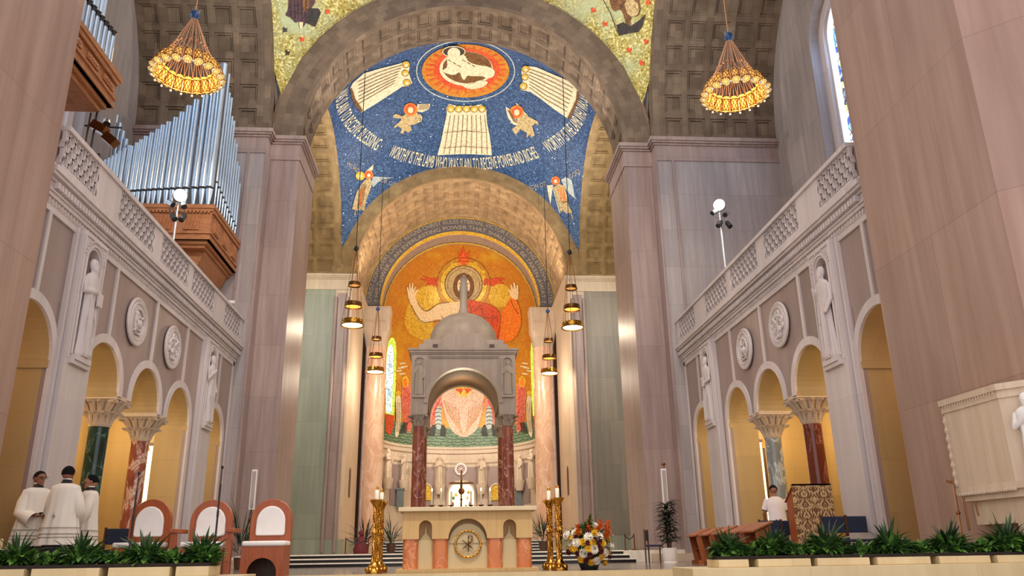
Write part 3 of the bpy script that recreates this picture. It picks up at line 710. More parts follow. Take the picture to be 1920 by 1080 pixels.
panel(Rp, 'right fan of white robed haloed figures on the blue dome, beside the lamb', [(860+484/3.857, 500/3.857, 7), (860+480/3.857, 558/3.857, 6.5), (860+468/3.857, 625/3.857, 7)],
      [Z(860, 0, 3.857, [(510, 500+22*k), (650-4*k, 550+28*k), (830-8*k, 640+28*k)]) for k in range(7)], border=Z(860, 0, 3.857, [(855, 660), (872, 655), (866, 720), (840, 790), (800, 865), (785, 855), (822, 780), (848, 720)]))
Cp = Z(560, 0, 2.25, [(585, 655), (592, 630), (600, 600), (612, 540), (625, 480), (622, 455), (635, 438), (660, 445), (700, 448), (740, 445), (770, 440), (790, 455), (795, 520), (805, 570), (812, 620), (815, 655), (760, 652), (700, 650), (640, 652)])
panel(Cp, 'central trapezoid of golden robed haloed figures on the blue dome above the lettering', [(560+x/2.25, 460/2.25, 7) for x in (641, 675, 708, 741, 773)],
      [Z(560, 0, 2.25, [(640+18*k, 485), (628+20.5*k, 560), (612+23*k, 650)]) for k in range(9)]+[Z(560, 0, 2.25, [(610, 625), (700, 618), (800, 625)]), Z(560, 0, 2.25, [(615, 560), (700, 552), (790, 560)])])
# -- winged creatures
def creature(label, body, wings, halo, extra, bm='ivorydim', grp='winged creatures on the blue dome'):
    mb, done = mosaic_thing('winged_figure_mosaic', label, [M[bm], M['ivory'], M['orangered'], M['redm'], M['skinm'], M['brownm'], M['yellowgold'], M['silverm']], group=grp)
    for w in wings: decal(mb, w[0], S_dome, .03, w[1], 6)
    for b, mi in body: decal(mb, b, S_dome, .045, mi, 6)
    for (x, y, r, mi) in halo: decal(mb, ell(x, y, r, r*.95, 18), S_dome, .055, mi, 6); decal(mb, ell(x, y, r*.72, r*.7, 14), S_dome, .065, 3 if mi == 2 else 6, 6); decal(mb, ell(x, y+r*.1, r*.4, r*.45, 10), S_dome, .075, 4, 6)
    for e, w, mi in extra: stroke(mb, e, w, S_dome, .06, mi)
    return done()
q = lambda *p: Z(560, 0, 2.25, list(p))
creature('haloed winged lion on the left of the blue dome', [(q((455, 480), (500, 475), (518, 495), (505, 518), (490, 525), (470, 528), (478, 548), (460, 562), (450, 548), (440, 565), (428, 560), (436, 545), (420, 532), (402, 542), (405, 530), (430, 510), (432, 500), (398, 497), (400, 485), (412, 480), (435, 490)), 0)],
         [(q((500, 440), (555, 437), (553, 448), (548, 462), (520, 474), (500, 470)), 1)], [(560+472/2.25, 462/2.25, 13, 2)], [(q((500, 515), (516, 512), (520, 495), (510, 482)), 1.6, 1)]+[(q((505, 446+6*k), (550, 441+6*k)), .8, 5) for k in range(4)])
creature('haloed winged eagle on the right of the blue dome', [(q((920, 480), (945, 480), (985, 500), (1008, 512), (1014, 528), (998, 520), (985, 532), (996, 570), (980, 580), (978, 568), (960, 580), (964, 560), (935, 545), (915, 570), (900, 545), (922, 528)), 0)],
         [(q((873, 450), (888, 458), (900, 475), (915, 500), (925, 530), (905, 525), (885, 500), (877, 475)), 1), (q((915, 433), (925, 440), (935, 450), (950, 470), (970, 490), (940, 480)), 1)], [(560+920/2.25, 472/2.25, 13, 2)], [(q((880+4*k, 462+2*k), (908+4*k, 515+2*k)), .8, 5) for k in range(4)])
q = lambda *p: Z(560, 260, 3.177, list(p))
creature('gold robed haloed angel on the lower left of the blue dome', [(q((395, 245), (430, 238), (436, 275), (418, 325), (402, 370), (392, 430), (370, 422), (350, 432), (318, 418), (330, 370), (345, 320), (370, 275)), 0), (q((375, 290), (400, 285), (385, 350), (375, 400), (350, 400), (360, 340)), 2)],
         [(q((395, 200), (445, 153), (443, 180), (430, 200)), 1), (q((445, 225), (562, 232), (500, 243), (470, 262), (445, 290), (430, 265)), 7)], [(560+418/3.177, 260+216/3.177, 8.5, 2), (560+367/3.177, 260+222/3.177, 8.5, 6)],
         [(q((340, 425), (332, 452)), 1.4, 0), (q((352, 425), (350, 455)), 1.4, 0)]+[(q((400-8*k, 270), (375-9*k, 420)), .7, 5) for k in range(4)], grp='angels on the blue dome')
q = lambda *p: Z(860, 260, 3.175, list(p))
creature('green and gold robed haloed angel on the lower right of the blue dome', [(q((562, 292), (600, 268), (632, 285), (645, 340), (655, 400), (678, 440), (640, 445), (620, 425), (600, 447), (585, 390), (572, 340)), 0), (q((590, 290), (625, 290), (640, 370), (612, 380), (600, 340)), 2)],
         [(q((610, 245), (640, 228), (672, 245), (682, 290), (690, 340), (702, 362), (660, 330), (630, 290)), 7), (q((525, 278), (562, 275), (556, 320), (546, 392), (533, 330)), 1)], [(860+577/3.175, 260+250/3.175, 8.5, 2)],
         [(q((650, 440), (655, 480)), 1.4, 0), (q((665, 435), (680, 478)), 1.4, 0), (q((560, 290), (600, 440)), 1.6, 7), (q((615, 380), (655, 372)), 2.4, 5)], grp='angels on the blue dome')
# -- lettering round the dome
def dome_az_el(px):
    p = S_dome(px, 0)-Vector((0, DC, ZS)); return math.atan2(p.x, p.y), math.asin(max(-1, min(1, p.z/RD)))
_, elb = dome_az_el((868, 319)); _, elt = dome_az_el((868, 296))
def dome_text(name, body, a0, a1, label):
    mb = MB()
    def fn(u, v):
        a = a0+(a1-a0)*u; e = elb+(elt-elb)*v; R = RD-.04
        return (R*math.cos(e)*math.sin(a), DC+R*math.cos(e)*math.cos(a), ZS+R*math.sin(e))
    put_text(mb, body, fn); c = mb.v[0]
    tag(mb.build(name, M['letter'], None, 0, origin=c, normals=False), label, 'inscription', 'cream lettering around the blue dome')
azl, _ = dome_az_el((727, 292)); azr, _ = dome_az_el((1015, 300)); az2, _ = dome_az_el((715, 275)); az3, _ = dome_az_el((1027, 290))
dome_text('dome_inscription', 'WORTHY IS THE LAMB WHO WAS SLAIN TO RECEIVE POWER AND RICHES', azl, azr, 'middle cream inscription line curving under the golden robed figures on the blue dome')
dome_text('dome_inscription', 'WAS SLAIN TO RECEIVE BLESSING \u00b7', az2-.92*1.08, az2, 'left cream inscription line rising along the left of the blue dome')
dome_text('dome_inscription', '\u00b7 WORTHY IS THE LAMB WHO WAS SLAIN', az3, az3+.92*1.15, 'right cream inscription line rising along the right of the blue dome')
for body, pts, lab in (('WORD', [(648, 308), (671, 325)], 'word WORD left of the left dome angel'), ('OF GOD', [(712, 341), (750, 354)], 'words OF GOD right of the left dome angel'), ('SON OF', [(993, 356), (1024, 349)], 'words SON OF left of the right dome angel'), ('GOD', [(1070, 336), (1088, 323)], 'word GOD right of the right dome angel')):
    mb = MB(); a, b = Vector(pts[0]), Vector(pts[1]); up_ = Vector((b-a).normalized()); up_ = Vector((up_.y, -up_.x))*8
    put_text(mb, body, lambda u, v: S_dome(a+(b-a)*u+up_*v, .04))
    tag(mb.build('angel_inscription', M['letterdim'], None, 0, origin=mb.v[0], normals=False), 'small pale '+lab, 'inscription', 'small words beside the dome angels')
# -- arch inscription
def arch_text(body, r0, r1, t0, t1):
    mb = MB()
    def fn(u, v):
        t = t0+(t1-t0)*u; r = r0+(r1-r0)*v; return (r*math.cos(t), -.02, r*math.sin(t))
    put_text(mb, body, fn); return mb
up_e = arch_band.parent
arch_text('CHRIST CONQUERS CHRIST REIGNS CHRIST RULES ETERNAL VICTOR ETERNAL KING ETERNAL MASTER', 5.27, 5.6, PI-.03, .03).build('outer_lettering', M['letterdim'], up_e, 0, normals=False)
arch_text('\u2020 HIS POWER IS AN EVERLASTING POWER THAT SHALL NOT BE TAKEN AWAY \u2020', 4.86, 5.19, PI-.03, .03).build('inner_lettering', M['letterdim'], up_e, 0, normals=False)
# -- apse figure (generic haloed figure with raised hands)
e = empty('apse_figure_mosaic', 'large haloed red robed figure with both hands raised on the orange apse mosaic', 'mosaic', tuple(S_apse((868, 580))))
org = tuple(e.location)
def ap(name, mats, fn, label=None):
    mb = MB(); fn(mb); o = mb.build(name, [M[x] for x in mats], e, 0, origin=org, normals=False); o.location = (0, 0, 0)
    if label: o['label'] = label
    return o
q = lambda *p: Z(560, 380, 2.25, list(p))
c0 = (560+696/2.25, 380+345/2.25)
def f1(mb):
    decal(mb, smooth2(q((470, 400), (520, 350), (590, 350), (600, 440), (560, 500), (580, 560), (540, 585), (470, 560), (440, 500)), 2), S_apse, .012, 0, 10)
def f2(mb):
    decal(mb, smooth2(q((800, 350), (880, 340), (900, 400), (880, 440), (830, 440), (800, 410)), 2), S_apse, .012, 0, 10)
ap('golden_glow', ['yellowgold'], f1); ap('golden_glow', ['yellowgold'], f2)
def f(mb):
    decal(mb, ell(c0[0], c0[1], 50, 50, 40), S_apse, .02, 0); ringstroke(mb, c0[0], c0[1], 47, 47, 3.5, S_apse, .03, 1, 60); ringstroke(mb, c0[0], c0[1], 50, 50, 1, S_apse, .035, 2, 60); ringstroke(mb, c0[0], c0[1], 44, 44, .8, S_apse, .035, 2, 60)
    decal(mb, ell(c0[0], c0[1], 35, 35, 32), S_apse, .04, 3); ringstroke(mb, c0[0], c0[1], 35, 35, 1.6, S_apse, .05, 2, 50); ringstroke(mb, c0[0], c0[1], 30, 30, .8, S_apse, .05, 2, 50)
ap('halo', ['yellowgold', 'orange', 'brownm', 'ivorydim'], f)
def flame(mb, pts, mi): decal(mb, pts, S_apse, .03, mi, 7)
def f1(mb):
    flame(mb, q((668, 262), (674, 235), (668, 205), (682, 222), (686, 200), (694, 184), (702, 208), (710, 218), (722, 200), (716, 235), (722, 262)), 0)
    flame(mb, q((682, 262), (688, 230), (695, 210), (703, 232), (708, 262)), 1)
def f2(mb): flame(mb, q((588, 355), (560, 345), (535, 350), (548, 335), (505, 322), (540, 322), (520, 308), (556, 318), (590, 318), (584, 335)), 0)
def f3(mb): flame(mb, q((782, 318), (810, 322), (840, 316), (872, 322), (850, 330), (870, 342), (838, 340), (820, 355), (800, 345), (780, 350)), 0)
for f in (f1, f2, f3): ap('flame', ['redm', 'orangered'], f)
def f(mb):
    decal(mb, smooth2(q((660, 420), (610, 420), (580, 428), (560, 452), (535, 462), (510, 440), (497, 410), (492, 392), (480, 388), (465, 400), (470, 425), (485, 455), (498, 482), (518, 508), (550, 504), (590, 490), (612, 500), (640, 520), (700, 520), (720, 440), (700, 410)), 1), S_apse, .05, 0, 9)
    decal(mb, q((463, 405), (460, 385), (456, 360), (460, 352), (465, 372), (466, 345), (470, 338), (474, 366), (479, 336), (483, 340), (483, 368), (492, 352), (494, 358), (488, 380), (502, 362), (502, 370), (493, 396), (484, 408)), S_apse, .055, 0, 6)
def f2(mb):
    decal(mb, q((925, 408), (928, 380), (926, 350), (920, 345), (918, 368), (912, 336), (906, 338), (906, 366), (898, 345), (893, 349), (897, 374), (888, 362), (885, 368), (893, 392), (905, 410)), S_apse, .055, 0, 6)
g3 = f
def f(mb):
    g3(mb)
    for s_ in (q((497, 410), (515, 445), (540, 462), (570, 440), (590, 425), (650, 420)), q((470, 420), (490, 465), (520, 507), (560, 502), (610, 498)), q((600, 470), (612, 498), (640, 520))): stroke(mb, smooth2(s_, 1, False), 1.2, S_apse, .06, 1)
ap('bare_arm', ['skinm', 'brownm'], f); ap('raised_hand', ['skinm'], f2)
def f(mb):
    decal(mb, ell(c0[0], c0[1]+4, 20, 26, 24), S_apse, .055, 1, 8); decal(mb, ell(c0[0], c0[1]+3, 12, 17, 20), S_apse, .065, 0, 8); decal(mb, ell(c0[0], c0[1]+16, 10, 9, 14), S_apse, .072, 1, 8)
    for s_ in (-1, 1): stroke(mb, [(c0[0]+s_*3, c0[1]-1), (c0[0]+s_*9, c0[1]-1.5)], 1.5, S_apse, .075, 2)
ap('head', ['skinm', 'brownm', 'darkm'], f)
def f(mb):
    decal(mb, smooth2(q((712, 405), (745, 415), (790, 425), (830, 442), (852, 468), (852, 520), (846, 560), (838, 600), (780, 600), (700, 600), (690, 520), (702, 450)), 1), S_apse, .06, 0, 10)
    decal(mb, smooth2(q((852, 470), (880, 425), (892, 398), (915, 405), (928, 430), (938, 470), (938, 520), (922, 560), (890, 588), (838, 588), (846, 530)), 1), S_apse, .055, 1, 10)
    for s_ in (q((850, 480), (800, 490), (740, 470)), q((852, 500), (845, 560), (836, 590)), q((720, 410), (735, 500), (780, 590)), q((760, 420), (790, 500), (815, 590)), q((892, 400), (905, 440), (935, 480)), q((725, 470), (770, 430), (780, 425)), q((700, 480), (720, 560), (740, 600)), q((852, 468), (852, 520))): stroke(mb, smooth2(s_, 1, False), 1.1, S_apse, .075, 2)
ap('red_robe', ['redm', 'orangered', 'brownm', 'ivory'], f)
# lower zone of the apse mosaic
e = empty('apse_lower_mosaic', 'lower apse mosaic of pale drapery, pink winged figures and green water', 'mosaic', tuple(S_apse((868, 800))))
org = tuple(e.location)
def rev(p): return [(2*869.6-x, y) for x, y in p]
q = lambda *p: Z(740, 560, 3.857, list(p))
def f(mb):
    n = 60
    mb.cur = 0
    for i in range(n):
        a, b = PI*i/n, PI*(i+1)/n; R = AR-.015
        def P(t, z): return (R*math.cos(t), AY+R*math.sin(t), z)
        mb.quad(P(a, 6.82), P(b, 6.82), P(b, 8.15+.12*math.sin(i*1.3)), P(a, 8.15+.12*math.sin(i*1.3-1.3)))
    R = AR-.03
    for row in range(6):
        z = 6.95+row*.19
        for i in range(120):
            a, b = .25+2.64*i/120, .25+2.64*(i+1)/120
            def W(t): return .035*math.sin(t*46+row*1.7)
            mb.cur = 1; mb.quad((R*math.cos(a), AY+R*math.sin(a), z+W(a)), (R*math.cos(b), AY+R*math.sin(b), z+W(b)), (R*math.cos(b), AY+R*math.sin(b), z+W(b)+.03), (R*math.cos(a), AY+R*math.sin(a), z+W(a)+.03))
ap('green_water', ['greenm', 'darkm'], f)
def f(mb):
    decal(mb, smooth2(q((335, 680), (380, 655), (440, 650), (500, 700), (560, 650), (620, 655), (650, 690), (640, 790), (620, 880), (590, 960), (500, 1012), (410, 960), (378, 880), (350, 790)), 1), S_apse, .04, 0, 9)
    for k in range(9):
        for s_ in (0, 1):
            p = q((350+14*k, 690+6*k), (370+12*k, 800+12*k), (430+7*k, 900+9*k), (500, 960+4*k)); stroke(mb, smooth2(rev(p) if s_ else p, 2, False), 2.2 if k % 2 else 1.3, S_apse, .055, 1+(k % 2))
    decal(mb, q((430, 640), (570, 640), (545, 690), (500, 712), (455, 690)), S_apse, .05, 3, 8); decal(mb, q((440, 655), (500, 640), (480, 690)), S_apse, .06, 4, 8); decal(mb, q((560, 655), (500, 640), (520, 690)), S_apse, .06, 4, 8)
ap('pale_drapery', ['drapem', 'pinkm', 'ivorydim', 'yellowgold', 'redm'], f)
def f(mb, sides=(0, 1)):
    for s_ in sides:
        R_ = rev if s_ else (lambda p: p)
        for poly in (q((300, 710), (335, 690), (350, 740), (338, 800), (300, 880), (255, 935), (238, 900), (255, 800)), q((48, 640), (80, 600), (120, 630), (122, 980), (90, 960), (58, 860)), q((130, 700), (220, 650), (225, 940), (180, 960))):
            decal(mb, R_(smooth2(poly, 1)), S_apse, .03, 0, 9)
        for k in range(6): stroke(mb, R_(q((330-8*k, 720+14*k), (290-6*k, 860+10*k))), .9, S_apse, .045, 1); stroke(mb, R_(q((62+9*k, 640), (75+7*k, 950))), .9, S_apse, .045, 1)
        decal(mb, R_(smooth2(q((300, 790), (320, 770), (335, 790), (345, 900), (330, 950), (300, 940), (288, 880)), 1)), S_apse, .05, 2, 8)
        for k in range(5): stroke(mb, R_(q((292, 800+28*k), (316, 792+28*k), (338, 800+28*k))), 1.3, S_apse, .06, 3)
        for k in range(4):
            stroke(mb, R_(smooth2(q((285+4*k, 900), (262-4*k+14*k, 950), (268+12*k-20, 1010)), 1, False)), 2.2, S_apse, .05, 3); stroke(mb, R_(smooth2(q((345-4*k, 900), (372-10*k, 950), (360-12*k, 1010)), 1, False)), 2.2, S_apse, .05, 3)
            stroke(mb, R_(smooth2(q((75+8*k, 880), (50+10*k, 940), (38+14*k, 985)), 1, False)), 1.8, S_apse, .05, 3)
g1 = f
ap('pink_winged_figure', ['pinkm', 'redm', 'silverm', 'darkm'], lambda mb: g1(mb, (0,))); ap('pink_winged_figure', ['pinkm', 'redm', 'silverm', 'darkm'], lambda mb: g1(mb, (1,)))
def f(mb, sides=(0, 1)):
    for s_ in sides:
        R_ = rev if s_ else (lambda p: p)
        p0 = lambda *p: Z(560, 560, 3.6, list(p))
        decal(mb, R_(smooth2(p0((652, 665), (670, 645), (690, 660), (692, 760), (685, 860), (672, 930), (650, 935), (655, 830), (660, 740)), 1)), S_apse, .045, 0, 8)
        decal(mb, R_(ell(560+672/3.6, 560+640/3.6, 5, 5, 14)), S_apse, .05, 1, 6); decal(mb, R_(ell(560+720/3.6, 560+560/3.6, 6.5, 11, 18)), S_apse, .04, 1, 6); decal(mb, R_(ell(560+720/3.6, 560+565/3.6, 4, 8, 14)), S_apse, .05, 3, 6)
        for k in range(3): stroke(mb, R_(p0((656+14*k, 700), (660+8*k, 900))), .8, S_apse, .055, 2)
        for k, (x, y) in enumerate(((700, 440), (690, 470), (672, 490), (700, 510), (712, 462))): stroke(mb, R_(p0((x-18, y), (x+22, y-6))), 2.4, S_apse, .03, 0)
        decal(mb, R_(p0((588, 780), (640, 790), (640, 870), (618, 920), (588, 900))), S_apse, .03, 4, 9)
g2 = f
ap('white_standing_figure', ['ivory', 'yellowgold', 'brownm', 'orangered', 'redm'], lambda mb: g2(mb, (0,))); ap('white_standing_figure', ['ivory', 'yellowgold', 'brownm', 'orangered', 'redm'], lambda mb: g2(mb, (1,)))
# apse stained glass windows
for s_, lab in ((0, 'left'), (1, 'right')):
    R_ = (lambda p: [(1738-x, y+1) for x, y in p]) if s_ else (lambda p: p)
    w = bpy.data.objects.new('window_%d' % (5+s_), None); COL.objects.link(w); struct(w, 'narrow arched stained glass window on the %s of the apse' % lab)
    out = [(723, 775), (723.5, 700), (725, 660), (728, 642), (733, 633), (738, 633), (742, 642), (743.5, 660), (742, 720), (739, 779)]
    inn = [(723.5, 773), (724, 700), (725.5, 665), (729, 650), (733, 645), (736, 650), (737.5, 665), (736.5, 720), (734, 776)]
    a, b = MB(), MB(); decal(a, R_(out), S_apse, .05, 0, 10); decal(b, R_(inn), S_apse, .07, 0, 10)
    struct(a.build('window_frame', M['border'], w, 0, normals=False)); struct(b.build('glass', glassmat('pale_leaded_glass', [(.75, .85, .85), (.9, .95, .9), (.25, .35, .4), (.6, .7, .5), (.85, .9, .95)], 4, 1.6) if not s_ else bpy.data.materials['pale_leaded_glass'], w, 0, normals=False))
# -- pendentive figures and little red birds
mb, done = mosaic_thing('seated_figure_mosaic', 'dark purple robed seated figure on the upper left gold pendentive', [M['purplem'], M['darkm'], M['brownm'], M['skinm']], group='figures on the gold pendentives')
q = lambda *p: Z(480, 0, 3.857, list(p))
decal(mb, smooth2(q((235, -60), (390, -60), (440, 0), (400, 60), (380, 140), (340, 200), (320, 205), (310, 150), (285, 170), (260, 130), (205, 110), (235, 70)), 1), S_pend, .03, 0, 10)
decal(mb, q((385, 60), (450, 60), (470, 90), (430, 195), (350, 160)), S_pend, .035, 1, 10); decal(mb, q((330, -40), (400, -40), (380, 60), (340, 90)), S_pend, .04, 2, 10); decal(mb, q((312, 160), (342, 160), (335, 205), (318, 208)), S_pend, .045, 3, 8)
for k in range(5): stroke(mb, q((250+28*k, 0), (262+24*k, 140)), 1.2, S_pend, .05, 1)
done()
mb, done = mosaic_thing('standing_figure_mosaic', 'brown robed figure with a staff standing on rocks on the upper right gold pendentive', [M['ivorydim'], M['darkm'], M['brownm'], M['skinm']], group='figures on the gold pendentives')
q = lambda *p: Z(860, 0, 3.857, list(p))
decal(mb, smooth2(q((1085, -60), (1290, -60), (1320, 60), (1300, 120), (1240, 120), (1245, 220), (1215, 220), (1200, 130), (1170, 60), (1120, 90), (1090, 20)), 1), S_pend, .03, 2, 10)
decal(mb, smooth2(q((1190, 0), (1290, 0), (1310, 100), (1230, 130)), 1), S_pend, .035, 0, 10)
decal(mb, q((1140, 180), (1190, 160), (1240, 190), (1300, 150), (1350, 100), (1330, 180), (1300, 230), (1230, 240), (1160, 260), (1150, 225)), S_pend, .04, 1, 10)
stroke(mb, q((1045, 0), (1095, 90), (1150, 240)), 1.6, S_pend, .05, 1)
done()
for (x, y, dk, lab) in ((614, 22, 0, 'red bird shape right of the seated figure on the left gold pendentive'), (534, 56, 1, 'dark bird shape below left of the seated figure on the left gold pendentive'), (566, 74, 0, 'red bird shape in the middle of the left gold pendentive'), (539, 99, 1, 'lowest dark bird shape on the left gold pendentive'), (1112, 19, 0, 'topmost red bird shape by the arch on the right gold pendentive'), (1134, 45, 0, 'red bird shape left of the staff on the right gold pendentive'), (1179, 94, 0, 'red bird shape below the rocks, toward the arch, on the right gold pendentive'), (1215, 5, 0, 'red bird shape at the top right corner of the right gold pendentive'), (1211, 78, 0, 'red bird shape right below the standing figure on the right gold pendentive'), (1203, 118, 0, 'lowest red bird shape on the right gold pendentive')):
    side = 'left' if x < 870 else 'right'
    mb, done = mosaic_thing('bird_mosaic', lab, [M['darkm'] if dk else M['redm']], group='little bird shapes on the %s gold pendentive' % side)
    decal(mb, smooth2([(x-5, y-3), (x-1, y-6), (x+1, y-2), (x+5, y-5), (x+4, y+1), (x+5, y+4), (x, y+3), (x-4, y+6), (x-3, y+1)], 1), S_pend, .03, 0, 6)
    done()

# ================================================================== GALLERY FITTINGS, COLUMNS, STATUES
def remeshed(mb, voxel, name, mat, parent=None, smooth_it=0, sub=False):
    o = mb.build(name, mat, parent, 0)
    r = o.modifiers.new('remesh', 'REMESH'); r.mode = 'VOXEL'; r.voxel_size = voxel; r.use_smooth_shade = True
    if smooth_it: s = o.modifiers.new('smooth', 'SMOOTH'); s.iterations = smooth_it; s.factor = .5
    dg = bpy.context.evaluated_depsgraph_get(); dg.update(); me = bpy.data.meshes.new_from_object(o.evaluated_get(dg))
    o.modifiers.clear(); old = o.data; o.data = me; me.name = name; bpy.data.meshes.remove(old)
    if not me.materials: me.materials.append(mat)
    return o
def robe(mb, c, h, w, d, folds=9, amp=.06, n=36, prof=None, rz=0):
    """draped body from feet (z=c.z) to neck, h tall, w wide"""
    prof = prof or [(0, 1.0), (.03, 1.02), (.15, .93), (.35, .84), (.5, .80), (.58, .76), (.68, .86), (.78, .98), (.84, 1.0), (.885, .72), (.91, .36), (.95, .26)]
    rings = []
    for t, k in prof:
        a_ = amp*max(0, 1-t*1.1); L = []
        for i in range(n):
            f = 2*PI*i/n; m_ = 1+a_*math.sin(folds*f+t*2)+a_*.5*math.sin(folds*1.7*f)
            L.append((c[0]+w/2*k*m_*math.cos(f), c[1]+d/2*(k*.6+.4 if t < .85 else k)*m_*math.sin(f), c[2]+t*h))
        rings.append(L)
    return mb.loft(rings)
def statue_mb(h=1.8, pose=0, beard=True):
    mb = MB(); robe(mb, (0, 0, 0), h*.93, h*.27, h*.2, 8, .08)
    hz = h*.925; mb.sphere((0, -.01*h, hz), h*.062, 14, 10, .82, .95, 1.2); mb.sphere((0, .015*h, hz+.01*h), h*.066, 12, 8, .95, .95, 1.05)
    mb.tube([(0, -.065*h, hz+.01*h), (0, -.078*h, hz-.02*h)], [.006*h, .012*h], 6)
    if beard: mb.lathe([(.0, -.075*h), (.025*h, -.05*h), (.042*h, 0)], (0, -.045*h, hz-.035*h), 10)
    sh = h*.77
    P = {0: (((-.12, 0, 0), (-.15, -.03, -.14), (-.03, -.12, -.12)), ((.12, 0, 0), (.15, -.03, -.16), (.04, -.12, -.20))),
         1: (((-.12, 0, 0), (-.16, -.02, -.16), (-.06, -.13, -.02)), ((.12, 0, 0), (.155, -.02, -.17), (.10, -.1, -.30))),
         2: (((-.12, 0, 0), (-.15, -.04, -.15), (.0, -.12, -.08)), ((.12, 0, 0), (.15, -.04, -.15), (.0, -.13, -.1)))}[pose]
    for arm in P:
        pts = [(x*h, y*h, sh+z*h) for x, y, z in arm]; mb.tube(pts, [.042*h, .04*h, .028*h], 8)
        x, y, z = pts[-1]; mb.sphere((x, y-.01*h, z), .022*h, 8, 6, 1, 1.1, .8)
        for k in range(4): mb.tube([(x+(k-1.5)*.009*h, y-.02*h, z), (x+(k-1.5)*.010*h, y-.035*h, z+.018*h)], .006*h, 5)
    for k in (-1, 0, 1): mb.tube([(k*.06*h, -.088*h, h*.62), (k*.075*h, -.10*h, h*.3), (k*.07*h, -.105*h, .02*h)], .012*h, 5)
    if pose == 0: mb.box(.0, .09*h, -.16*h, -.12*h, sh-.26*h, sh-.12*h)
    if pose == 1: mb.tube([(-.06*h, -.14*h, 0), (-.06*h, -.14*h, h*.95)], .009*h, 6)
    return mb
STAT = {}
def make_statue(pose, h=1.8, mat='white'):
    k = (pose, mat)
    if k not in STAT: STAT[k] = remeshed(statue_mb(1.8, pose), .016, 'statue', M[mat], None, 2)
    else:
        o = STAT[k].copy(); COL.objects.link(o); o.scale = (h/1.8,)*3; return o
    STAT[k].scale = (h/1.8,)*3; return STAT[k]
def path_strip(mb, pts, w, X0, X1):
    """flat strip in the (y,z) plane between X0 and X1"""
    L = []; P = [Vector(p) for p in pts]
    for i, p in enumerate(P):
        t = (P[min(i+1, len(P)-1)]-P[max(i-1, 0)]).normalized(); q_ = Vector((-t.y, t.x))*w/2; L.append((p+q_, p-q_))
    for a, b in zip(L, L[1:]):
        c = [(X, v.x, v.y) for X in (X0, X1) for v in (a[0], b[0], b[1], a[1])]; i = mb.add(c)
        for f_ in ((0, 1, 2, 3), (7, 6, 5, 4), (0, 4, 5, 1), (3, 2, 6, 7)): mb.face([i+k for k in f_])
PAN = ((12.76, 14.13), (15.15, 17.08), (17.56, 19.5), (19.82, 21.76), (22.83, 24.62))
